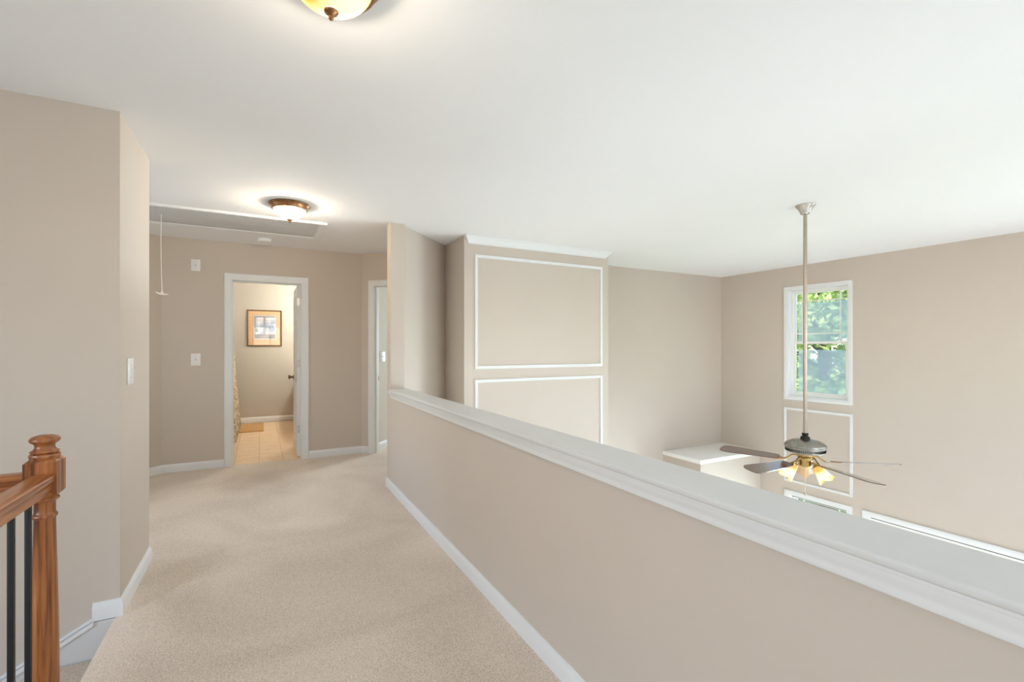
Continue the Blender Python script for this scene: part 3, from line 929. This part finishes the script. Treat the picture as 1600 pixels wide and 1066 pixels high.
# ------------------------------------------------------------------ wall mouldings
PF = [(0, 0), (0, 0.007), (0.004, 0.012), (0.010, 0.014), (0.016, 0.011), (0.021, 0.010), (0.026, 0.013), (0.031, 0.012), (0.034, 0.005), (0.034, 0)]
def frame_y(x0, x1, z0, z1, parent, label):
    b = sweep(bm_new(), [(x0, YP, z0), (x1, YP, z0), (x1, YP, z1), (x0, YP, z1)], (0, -1, 0), PF, closed=True)
    return finish('panel_moulding', b, 'trim', parent, smooth=30, label=label)
frame_y(1.938, 3.598, 1.070, 2.256, wall_panel, 'white picture-frame moulding, upper')
frame_y(1.938, 3.598, -0.235, 0.963, wall_panel, 'white picture-frame moulding, lower')
cr = [(0, 0), (0.008, 0), (0.010, 0.010), (0.018, 0.014), (0.026, 0.028), (0.040, 0.046), (0.050, 0.056), (0.054, 0.066), (0.060, 0.068), (0.060, 0.080), (0, 0.080)]
b = sweep(bm_new(), [(3.637, YP + 0.006, 2.36), (3.637, YP - 0.0005, 2.36), (1.876, YP - 0.0005, 2.36), (1.876, YP + 0.006, 2.36)], (0, 0, 1), cr)
finish('crown_moulding', b, 'trim', wall_panel, smooth=30, label='white crown moulding at the ceiling')
b = sweep(bm_new(), [(XW, 4.114, -0.616), (XW, 3.225, -0.616), (XW, 3.225, 0.440), (XW, 4.114, 0.440)], (-1, 0, 0), PF, closed=True)
finish('panel_moulding', b, 'trim', wall_right, smooth=30, label='white picture-frame moulding under the window')

# ------------------------------------------------------------------ corner shelf box
sh = thing('plant_shelf', 'beige boxed-in corner closet topped with a white shelf, beyond the half wall', 'ledge', (5.335, 4.478, LZ), kind='structure')
boxo('body', (0, XW - 5.335, 0, YB - 4.478, 0, -0.312 - LZ), 'wall', sh)
boxo('shelf_top', (-0.014, XW - 5.335, -0.014, YB - 4.478, -0.290 - LZ, -0.262 - LZ), 'shelf_top', sh, bev=0.004, label='white shelf top')
finish('shelf_moulding', sweep(bm_new(), [(0, YB - 4.478, -0.320 - LZ), (0, 0, -0.320 - LZ), (XW - 5.335, 0, -0.320 - LZ)], (0, 0, 1), [(0, 0), (-0.004, 0), (-0.009, 0.018), (-0.009, 0.030), (0, 0.030)]), 'shelf_top', sh)

# ------------------------------------------------------------------ attic hatch with pull cord
ht = thing('attic_hatch', 'white attic stair hatch in the hallway ceiling with hanging pull cord', 'attic hatch', (-0.36, 4.97, CZ))
hx0, hx1, hy0, hy1 = -0.95 + 0.36, 0.535 + 0.36, 4.615 - 4.97, 5.32 - 4.97
b = sweep(bm_new(), [(hx0, hy0, 0), (hx1, hy0, 0), (hx1, hy1, 0), (hx0, hy1, 0)], (0, 0, -1), [(0, 0), (0, 0.016), (-0.008, 0.020), (-0.035, 0.015), (-0.050, 0.012), (-0.056, 0.008), (-0.056, 0)], closed=True)
finish('frame', b, 'trim', ht, smooth=30)
boxo('panel', (hx0 + 0.066, hx1 - 0.066, hy0 + 0.064, hy1 - 0.064, -0.006, 0.0), 'hatch', ht, label='dull white hatch panel')
scw = None
for (sx_, sy_) in ((-0.42, -0.26), (-0.12, -0.26), (0.18, -0.26), (0.48, -0.26), (0.72, -0.26), (0.79, 0.05), (-0.12, 0.2), (0.30, 0.2)):
    if scw is None:
        scw = finish('screw', lathe(bm_new(), [(0.006, -0.0085), (0.007, -0.006)], 10), 'plastic', ht)
        o = scw
    else:
        o = scw.copy()
        COL.objects.link(o)
        o.parent = ht
    o.location = (sx_, sy_, 0)
cx_, cy_ = -0.757 + 0.36, 4.955 - 4.97
cb = bm_new()
tube(cb, [(cx_, cy_, -0.004), (cx_ - 0.002, cy_, -0.22), (cx_ - 0.001, cy_, -0.42), (cx_ + 0.006, cy_, -0.66)], 0.0028, 8)
cordo = finish('pull_cord', cb, 'cord', ht, smooth=60)
hb = bm_new()
tube(hb, [(cx_ - 0.037, cy_ + 0.005, -0.672), (cx_ - 0.018, cy_ + 0.002, -0.684), (cx_ + 0.006, cy_, -0.688), (cx_ + 0.030, cy_ - 0.002, -0.690), (cx_ + 0.048, cy_ - 0.004, -0.688)], [0.004, 0.0075, 0.009, 0.0075, 0.004], 10)
lathe(hb, [(0.004, -0.655), (0.008, -0.668), (0.010, -0.685)], 12, c=(cx_ + 0.006, cy_))
finish('cord_handle', hb, 'cord', cordo, smooth=60, label='cream T-shaped pull handle')

# ------------------------------------------------------------------ smoke detector
sd = thing('smoke_detector', 'round white smoke detector on the hallway ceiling near the end wall', 'smoke detector', (0.026, 5.575, CZ))
finish('base', lathe(bm_new(), [(0.072, 0.0), (0.072, -0.008), (0.068, -0.010)], 36), 'plastic', sd, smooth=40)
finish('cover', lathe(bm_new(), [(0.064, -0.008), (0.066, -0.022), (0.062, -0.032), (0.050, -0.037), (0.030, -0.039), (0.010, -0.040)], 36), 'plastic', sd, smooth=40)
finish('test_button', lathe(bm_new(), [(0.011, -0.038), (0.011, -0.043), (0.009, -0.0435)], 18, c=(0.02, 0)), 'plastic', sd, smooth=40)

# ------------------------------------------------------------------ wall plates and switches (face -Y locally)
def plate(name, label, cat, loc, rotz, w, h, kind_, group=None):
    t = thing(name, label, cat, loc, rotz, group)
    boxo('plate', (-w / 2, w / 2, -0.006, 0.0, -h / 2, h / 2), 'plastic', t, bev=0.003)
    def cyl(nm, r, x, z, d0, d1, mat):
        return finish(nm, lathe(bm_new(), [(r, d0), (r, d1)], 12), mat, t, loc=(x, 0, z), rot=(R(90), 0, 0))
    if kind_ == 'toggle':
        for z in (-0.030, 0.030):
            cyl('screw', 0.003, 0, z, 0.0055, 0.0070, 'screw')
        boxo('switch_slot', (-0.006, 0.006, -0.0068, -0.0055, -0.013, 0.013), 'plastic', t)
        tb = bm_new()
        v = box(tb, -0.0045, 0.0045, -0.020, -0.005, -0.005, 0.006, bev=0.001)
        finish('toggle', tb, 'plastic', t, rot=(R(-18), 0, 0))
    elif kind_ == 'jack':
        cyl('jack', 0.0055, 0.0, -0.002, 0.0055, 0.010, 'screw')
        for z in (-0.040, 0.040):
            cyl('screw', 0.0028, 0, z, 0.0055, 0.0068, 'plastic')
    elif kind_ == 'double':
        for x in (-0.023, 0.023):
            for z in (-0.030, 0.030):
                cyl('screw', 0.003, x, z, 0.0055, 0.0070, 'screw')
            tb = box(bm_new(), x - 0.0045, x + 0.0045, -0.020, -0.005, -0.005, 0.006, bev=0.001)
            finish('toggle', tb, 'plastic', t, rot=(R(-15), 0, 0))
    return t
plate('wall_plate', 'white wall plate with a small jack, high above the other near the ceiling', 'wall plate', (-0.614, YD, 2.165), 0, 0.083, 0.122, 'jack')
plate('wall_plate', 'white wall plate with a small jack at switch height left of the bathroom door', 'wall plate', (-0.614, YD, 1.166), 0, 0.086, 0.128, 'jack')
plate('light_switch', 'white toggle light switch on the stair wall corner face', 'light switch', (XS, 3.088, 1.172), R(90), 0.112, 0.135, 'toggle')
sw = q(0.085, 0.0)
bp = Vector((1.371, 6.121, 0))
e2 = (bp - O2).dot(E2)
pp = q(0.085, e2)
plate('light_switch', 'white double toggle switch inside the bedroom doorway', 'light switch', (pp[0], pp[1], 1.172), R(45), 0.118, 0.130, 'double')

# ------------------------------------------------------------------ flush ceiling lights
def ceiling_light(loc, label, bowl, rotz, watts):
    t = thing('ceiling_light', label, 'ceiling light', loc, rotz, 'flush ceiling lights')
    t.scale = (0.93, 0.93, 0.97)
    finish('base', lathe(bm_new(), [(0.150, 0.0), (0.163, -0.002), (0.166, -0.008), (0.163, -0.013), (0.154, -0.016), (0.152, -0.020), (0.147, -0.024), (0.145, -0.034), (0.141, -0.044), (0.135, -0.048), (0.128, -0.046)], 64), 'bronze', t, smooth=50)
    prof = [(0.130, -0.040)]
    for k in range(1, 13):
        a = k / 12 * R(90)
        r = 0.130 * math.cos(a) ** 1.1
        prof.append((max(r, 0.012), -0.040 - 0.082 * math.sin(a) ** 1.35))
    finish('glass_bowl', lathe(bm_new(), prof, 64, cap0=False), bowl, t, smooth=60, label='glowing frosted glass bowl')
    finish('finial', lathe(bm_new(), [(0.016, -0.1185), (0.021, -0.121), (0.023, -0.125), (0.021, -0.130), (0.012, -0.135), (0.0075, -0.138), (0.0085, -0.142), (0.0085, -0.146), (0.006, -0.151), (0.002, -0.153)], 24), 'bronze', t, smooth=50, label='bronze finial')
    ld = bpy.data.lights.new('bulb_light', 'POINT')
    ld.energy = watts
    ld.shadow_soft_size = 0.04
    ld.color = (1.0, 0.92, 0.82)
    lo = bpy.data.objects.new('bulb_light', ld)
    COL.objects.link(lo)
    lo.parent = t
    lo.location = (0, 0, -0.080)
    return t
ceiling_light((0.187, 1.518, CZ), 'bronze flush ceiling light with amber bowl, cut by the top edge', 'bowl_near', 0, 50)
ceiling_light((0.05, 7.35, CZ), 'flush ceiling light added out of view inside the bathroom to brighten its floor', 'bowl_far', 0.3, 34)  # unseen lamp, added to lift the bathroom floor
ceiling_light((0.200, 4.150, CZ), 'bronze flush ceiling light with glowing bowl beside the attic hatch', 'bowl_far', 0.8, 27)

# ------------------------------------------------------------------ ceiling fan
FX, FY = 3.863, 2.221
fan = thing('ceiling_fan', 'five-blade walnut and pewter ceiling fan hanging on a long rod', 'ceiling fan', (FX, FY, CZ))
def fz(z):
    return z - CZ
finish('canopy', lathe(bm_new(), [(0.068, 0.0), (0.070, -0.004), (0.067, -0.010), (0.056, -0.022), (0.044, -0.042), (0.037, -0.058), (0.033, -0.070), (0.024, -0.074), (0.0165, -0.076)], 40), 'nickel', fan, smooth=50, label='satin nickel canopy')
finish('downrod', lathe(bm_new(), [(0.0140, -0.07), (0.0140, fz(0.60))], 20), 'rod', fan, smooth=60, label='long nickel down-rod')
finish('coupling', lathe(bm_new(), [(0.017, fz(0.607)), (0.024, fz(0.603)), (0.024, fz(0.592)), (0.019, fz(0.588)), (0.022, fz(0.582)), (0.034, fz(0.574)), (0.034, fz(0.550))], 24), 'dark_metal', fan, smooth=40, label='black rod coupling')
def mz(z):
    return fz(0.503 + (z - 0.508) * 0.80)
mt = finish('motor_housing', lathe(bm_new(), [(0.030, mz(0.572)), (0.062, mz(0.569)), (0.096, mz(0.560)), (0.124, mz(0.546)), (0.141, mz(0.531)), (0.148, mz(0.517)), (0.148, mz(0.508)), (0.144, mz(0.503)), (0.1465, mz(0.498)), (0.1465, mz(0.490)), (0.141, mz(0.487)), (0.138, mz(0.460)), (0.140, mz(0.454)), (0.132, mz(0.446)), (0.113, mz(0.440)), (0.08, mz(0.436))], 64), 'pewter', fan, smooth=35)
vb = bm_new()
for k in range(72):
    a = 2 * math.pi * k / 72
    m4 = Matrix.Rotation(a, 4, 'Z')
    n0 = len(vb.verts)
    box(vb, 0.1375, 0.1425, -0.0022, 0.0022, mz(0.485), mz(0.461))
    vb.verts.ensure_lookup_table()
    for v in vb.verts[n0:]:
        v.co = m4 @ v.co
vo = finish('vent_ribs', vb, 'dark_metal', mt)
vo['kind'] = 'stuff'
hb = bm_new()
for k in range(14):
    a = 2 * math.pi * k / 14
    lathe(hb, [(0.004, mz(0.5575)), (0.004, mz(0.5630))], 8, c=(0.092 * math.cos(a), 0.092 * math.sin(a)))
ho = finish('vent_holes', hb, 'dark_metal', mt)
ho['kind'] = 'stuff'
finish('flywheel', lathe(bm_new(), [(0.070, fz(0.450)), (0.084, fz(0.444)), (0.084, fz(0.430)), (0.060, fz(0.420))], 36), 'brass', fan, smooth=40)
# blades
BZ = 0.384
bb = bm_new()
outline = []
r0, r1 = 0.195, 0.668
def hwid(r):
    t = (r - r0) / (r1 - r0)
    return 0.046 + 0.026 * min(1.0, t * 1.25)
half = [(r0, 0.030), (r0 + 0.012, 0.044)]
for k in range(1, 13):
    r = r0 + 0.012 + (r1 - 0.050 - r0) * k / 12
    half.append((r, hwid(r)))
half += [(r1 - 0.018, 0.060), (r1 - 0.006, 0.046), (r1, 0.020)]
outline = half + [(r, -w) for r, w in half[::-1]]
prism(bb, outline, -0.003, 0.003)
blade_me = None
ib = bm_new()
prism(ib, [(0.140, 0.011), (0.165, 0.014), (0.190, 0.030), (0.225, 0.040), (0.245, 0.030), (0.225, 0.012), (0.25, 0.008), (0.262, 0.0), (0.25, -0.008), (0.225, -0.012), (0.245, -0.030), (0.225, -0.040), (0.190, -0.030), (0.165, -0.014), (0.140, -0.011)], 0.0035, 0.008)
tube(ib, [(0.070, 0.0, 0.052), (0.095, 0.0, 0.046), (0.120, 0.0, 0.024), (0.150, 0.0, 0.006)], 0.006, 10)
proto = None
for k in range(5):
    ang = R(-38.3 + 72 * k)
    if proto is None:
        bl = finish('blade', bb, 'walnut', fan, label='walnut fan blade')
        ir = finish('blade_iron', ib, 'brass', bl, label='antique brass blade arm')
        ir.location = (0, 0, -0.012)
        proto = (bl, ir)
    else:
        bl = proto[0].copy()
        COL.objects.link(bl)
        bl.parent = fan
        ir = proto[1].copy()
        COL.objects.link(ir)
        ir.parent = bl
    bl.location = (0, 0, fz(BZ))
    bl.rotation_euler = (Matrix.Rotation(ang, 3, 'Z') @ Matrix.Rotation(R(-10.5), 3, 'X')).to_euler()
# light kit
finish('light_fitter', lathe(bm_new(), [(0.040, fz(0.426)), (0.052, fz(0.415)), (0.056, fz(0.400)), (0.050, fz(0.384)), (0.046, fz(0.365)), (0.050, fz(0.352)), (0.044, fz(0.340)), (0.026, fz(0.332)), (0.012, fz(0.326)), (0.006, fz(0.318))], 36), 'brass', fan, smooth=45)
SEGS = 48
def shade_bm():
    bm = bm_new()
    prof = [(0.024, 0.0), (0.030, 0.006), (0.036, 0.022), (0.040, 0.045), (0.046, 0.070), (0.051, 0.094), (0.057, 0.110), (0.060, 0.118)]
    rings = []
    for i, (r, z) in enumerate(prof):
        flare = (i / (len(prof) - 1)) ** 2
        rings.append([bm.verts.new(((r * (1 + 0.11 * flare * math.cos(4 * 2 * math.pi * k / SEGS))) * math.cos(2 * math.pi * k / SEGS), (r * (1 + 0.11 * flare * math.cos(4 * 2 * math.pi * k / SEGS))) * math.sin(2 * math.pi * k / SEGS), z + 0.009 * flare * math.cos(4 * 2 * math.pi * k / SEGS))) for k in range(SEGS)])
    for a, b_ in zip(rings, rings[1:]):
        for k in range(SEGS):
            bm.faces.new((a[k], a[(k + 1) % SEGS], b_[(k + 1) % SEGS], b_[k]))
    bm.faces.new(rings[0][::-1])
    return bm
for ang, lit in ((32, False), (152, True), (272, True)):
    a = R(ang)
    dx, dy = math.cos(a), math.sin(a)
    arm = bm_new()
    tube(arm, [(0.040 * dx, 0.040 * dy, fz(0.372)), (0.066 * dx, 0.066 * dy, fz(0.374)), (0.082 * dx, 0.082 * dy, fz(0.362)), (0.090 * dx, 0.090 * dy, fz(0.348))], 0.0085, 12)
    ao = finish('lamp_arm', arm, 'brass', fan, smooth=50)
    tilt = R(180 - 40)
    rot = (Matrix.Rotation(a, 3, 'Z') @ Matrix.Rotation(tilt, 3, 'Y')).to_euler()
    base = (0.086 * dx, 0.086 * dy, fz(0.352))
    finish('socket_cup', lathe(bm_new(), [(0.020, -0.014), (0.027, -0.006), (0.0285, 0.004), (0.026, 0.012)], 24), 'brass', ao, loc=base, rot=rot, smooth=45)
    so = finish('shade', shade_bm(), 'shade_lit' if lit else 'shade_off', fan, loc=base, rot=rot, smooth=70, label='lit amber glass shade' if lit else 'unlit frosted glass shade')
    finish('bulb', lathe(bm_new(), [(0.012, 0.02), (0.016, 0.04), (0.026, 0.065), (0.028, 0.080), (0.022, 0.095), (0.008, 0.103)], 20), 'bulb' if lit else 'shade_off', so, smooth=60)
ch = bm_new()
tube(ch, [(0, 0, fz(0.320)), (0, 0, fz(0.122))], 0.003, 8)
pc = finish('pull_chain', ch, 'cord', fan)
finish('chain_fob', lathe(bm_new(), [(0.003, fz(0.126)), (0.0075, fz(0.120)), (0.0085, fz(0.112)), (0.006, fz(0.105)), (0.002, fz(0.101))], 14), 'nickel', pc, smooth=60)

# ------------------------------------------------------------------ bathroom
TS = 0.245
th = bm_new()
box(th, -TS / 2 + 0.0025, TS / 2 - 0.0025, -TS / 2 + 0.0025, TS / 2 - 0.0025, -0.006, 0.0)
bath_floor = bpy.data.objects['floor_bathroom']
t0 = None
iy = 0
while True:
    yy = YD + 0.022 + TS / 2 + iy * TS
    if yy + TS / 2 > 9.21:
        break
    for ix in range(10):
        xx = -1.25 + TS / 2 + ix * TS
        if t0 is None:
            t0 = finish('tile', th, 'tile', bath_floor)
            o = t0
        else:
            o = t0.copy()
            COL.objects.link(o)
            o.parent = bath_floor
        o.location = (xx, yy, 0)
    iy += 1
# framed print
pf = thing('framed_print', 'square framed print with peach mat on the bathroom wall', 'picture', (0.05, 9.2, 1.315))
PW, PH = 0.265, 0.623
fr = sweep(bm_new(), [(-PW, 0, 0), (PW, 0, 0), (PW, 0, PH), (-PW, 0, PH)], (0, -1, 0), [(0, 0), (0, 0.020), (0.006, 0.026), (0.016, 0.022), (0.020, 0.012), (0.020, 0.0)], closed=True)
finish('frame', fr, 'framewood', pf, smooth=30)
boxo('mat', (-PW + 0.019, PW - 0.019, -0.010, -0.001, 0.019, PH - 0.019), 'matboard', pf, label='peach mat board')
boxo('mat_line', (-0.180, 0.184, -0.0112, -0.0101, 0.108, 0.542), 'matline', pf)
boxo('inner_mat', (-0.176, 0.180, -0.0124, -0.0113, 0.112, 0.538), 'matinner', pf)
boxo('print', (-0.158, 0.166, -0.0134, -0.0125, 0.130, 0.522), 'print', pf, label='pale blue window view print')
sg = bm_new()
tube(sg, [(-0.06, -0.0115, 0.085), (-0.045, -0.0115, 0.098), (-0.038, -0.0115, 0.078), (-0.028, -0.0115, 0.092), (-0.018, -0.0115, 0.080), (-0.006, -0.0115, 0.088), (0.008, -0.0115, 0.082), (0.02, -0.0115, 0.086)], 0.002, 6)
finish('signature', sg, 'matline', pf)
boxo('picture_glass', (-PW + 0.019, PW - 0.019, -0.0175, -0.016, 0.019, PH - 0.019), 'picture_glass', pf)
# bath mat
bmx = bm_new()
box(bmx, -0.25, 0.25, -0.41, 0.41, 0.0, 0.018, bev=0.008)
tag(finish('bath_mat', bmx, 'rug', loc=(-0.22, 8.585, 0.0), smooth=40), 'tan woven mat on the bathroom floor by the curtain', 'bath mat')
# shower curtain
sc_ = thing('shower_curtain', 'brown trellis-print shower curtain gathered at the bathroom doorway edge', 'curtain', (-0.40, 8.0, 0))
cbm = bm_new()
NY_, NZ_ = 90, 40
grid = []
for j in range(NZ_ + 1):
    z = 0.06 + (1.93 - 0.06) * j / NZ_
    row = []
    flare = (1 - z / 1.93)
    for i in range(NY_ + 1):
        s_ = i / NY_
        yy = -0.95 + 1.75 * s_
        gather = 0.30 if False else 1.0
        xx = -0.045 + 0.13 * flare ** 1.4 + (0.022 + 0.012 * flare) * math.sin(s_ * 2 * math.pi * 13 + 0.6 * math.sin(z * 3)) * gather
        row.append(cbm.verts.new((xx, yy, z)))
    grid.append(row)
for j in range(NZ_):
    for i in range(NY_):
        cbm.faces.new((grid[j][i], grid[j][i + 1], grid[j + 1][i + 1], grid[j + 1][i]))
co = finish('curtain_fabric', cbm, 'curtain', sc_, smooth=80)
sm = co.modifiers.new('thickness', 'SOLIDIFY')
sm.thickness = 0.003
finish('curtain_rod', tube(bm_new(), [(-0.045, -1.925, 1.97), (-0.045, 1.20, 1.97)], 0.0125, 14), 'nickel', sc_, smooth=60)
rg = None
for k in range(12):
    if rg is None:
        rb = bm_new()
        pts = [(0.022 * math.cos(2 * math.pi * n / 14), 0, 0.022 * math.sin(2 * math.pi * n / 14)) for n in range(15)]
        tube(rb, pts, 0.0025, 6)
        rg = finish('ring', rb, 'nickel', sc_, smooth=60)
        o = rg
    else:
        o = rg.copy()
        COL.objects.link(o)
        o.parent = sc_
    o.location = (-0.045, -0.93 + 1.70 * k / 11, 1.955)
# latch plate on the doorway edge of the bathroom (bronze strike)
sp = finish('strike_plate', box(bm_new(), DL - 0.0005, DL + 0.0012, 0.084, 0.112, 0.88, 0.945), 'knob', door1, label='small bronze strike plate')
# vanity with light bar
va = thing('bathroom_vanity', 'brown wood vanity cabinet partly hidden behind the open bathroom door', 'vanity', (0.62, 7.55, 0))
boxo('body', (0.0, 0.525, 0.0, 1.635, 0.09, 0.81), 'cabinet', va)
boxo('toe_kick', (0.06, 0.525, 0.0, 1.635, 0.0, 0.09), 'cabinet', va)
for k in range(4):
    d = boxo('door', (-0.018, 0.0, 0.02 + k * 0.40, 0.39 + k * 0.40, 0.12, 0.78), 'cabinet', va, bev=0.003)
    finish('knob', lathe(bm_new(), [(0.006, 0.0), (0.006, 0.012), (0.014, 0.018), (0.012, 0.026), (0.004, 0.029)], 16), 'knob', d, loc=(-0.018, 0.34 + k * 0.40 if k % 2 == 0 else 0.07 + k * 0.40, 0.70), rot=(0, R(-90), 0), smooth=50)
boxo('countertop', (-0.025, 0.525, -0.01, 1.635, 0.812, 0.85), 'counter', va, bev=0.004)
vl = thing('vanity_light', 'three-bulb brushed vanity light bar above the hidden vanity', 'wall light', (1.15, 8.35, 2.02))
boxo('back_plate', (-0.03, 0.0, -0.36, 0.36, -0.05, 0.05), 'nickel', vl, bev=0.006)
for k in (-1, 0, 1):
    finish('bulb', lathe(bm_new(), [(0.014, -0.004)] + [(0.045 * math.sin(R(a)), 0.045 - 0.045 * math.cos(R(a))) for a in range(25, 180, 15)], 24), 'vanity_bulb', vl, loc=(-0.03, 0.25 * k, 0.0), rot=(0, R(-90), 0), smooth=60)

# ------------------------------------------------------------------ trees outside
random.seed(11)
def tree(loc, h, rad, base, nleaf, lmat, label, ls=0.16, seed=0):
    rnd = random.Random(seed)
    t = thing('tree', label, 'tree', loc, 0, 'garden trees outside the window')
    tb = bm_new()
    tube(tb, [(0, 0, 0), (0.05, 0.02, h * 0.3), (-0.04, 0.06, h * 0.6), (0.02, 0, h * 0.9)], [0.16, 0.13, 0.09, 0.03], 10)
    for k in range(9):
        a = rnd.uniform(0, 6.28)
        z = h * rnd.uniform(0.25, 0.8)
        L = rad * rnd.uniform(0.5, 0.9)
        tube(tb, [(0, 0, z), (L * 0.5 * math.cos(a), L * 0.5 * math.sin(a), z + 0.3), (L * math.cos(a), L * math.sin(a), z + 0.8)], [0.06, 0.04, 0.015], 6)
    finish('trunk', tb, 'bark', t, smooth=60)
    vs, fs = [], []
    clumps = []
    for k in range(46):
        a = rnd.uniform(0, 6.28)
        z = base + (h - base) * rnd.random() ** 0.9
        prof = math.sin(math.pi * min(0.97, max(0.10, (z - base) / (h - base) * 0.85 + 0.12))) ** 0.6
        rr = rad * prof * math.sqrt(rnd.uniform(0.15, 1))
        clumps.append((rr * math.cos(a), rr * math.sin(a), z, rnd.uniform(0.35, 0.75)))
    for k in range(nleaf):
        c = rnd.choice(clumps)
        p = Vector((rnd.gauss(0, 1), rnd.gauss(0, 1), rnd.gauss(0, 0.7)))
        p = p.normalized() * c[3] * rnd.random() ** 0.4
        p += Vector(c[:3])
        n = Vector((rnd.gauss(0, 1), rnd.gauss(0, 1), rnd.gauss(0.6, 1))).normalized()
        u = n.orthogonal().normalized()
        u = Matrix.Rotation(rnd.uniform(0, 6.28), 3, n) @ u
        v = n.cross(u)
        s = ls * rnd.uniform(0.6, 1.25)
        i = len(vs)
        vs += [p - u * s * 0.5, p + v * s * 0.28 + n * s * 0.06, p + u * s * 0.5, p - v * s * 0.28 + n * s * 0.06]
        fs.append((i, i + 1, i + 2, i + 3))
    me = bpy.data.meshes.new('crown')
    me.from_pydata([tuple(v) for v in vs], [], fs)
    me.materials.append(M[lmat])
    o = bpy.data.objects.new('crown', me)
    COL.objects.link(o)
    o.parent = t
    o['kind'] = 'stuff'
    return t
tree((11.6, 6.2, -3.1), 7.0, 1.7, 1.6, 9000, 'leaf_a', 'yellow-green leafy tree filling the middle of the window', 0.17, 3)
tree((15.0, 12.4, -3.1), 8.5, 2.2, 1.2, 9000, 'leaf_b', 'dark green tree at the window edge nearest the corner', 0.2, 4)
tree((20.2, 10.6, -3.1), 7.0, 1.9, 1.0, 8000, 'leaf_c', 'pale green tree low behind the others outside the window', 0.2, 5)
tree((16.4, 6.0, -3.1), 9.0, 1.8, 1.5, 9000, 'leaf_b', 'dark green tree at the window edge away from the corner', 0.2, 6)
tree((28.0, 16.2, -3.1), 10.0, 4.0, 0.8, 9000, 'leaf_b', 'distant dark tree behind the garden trees', 0.32, 7)
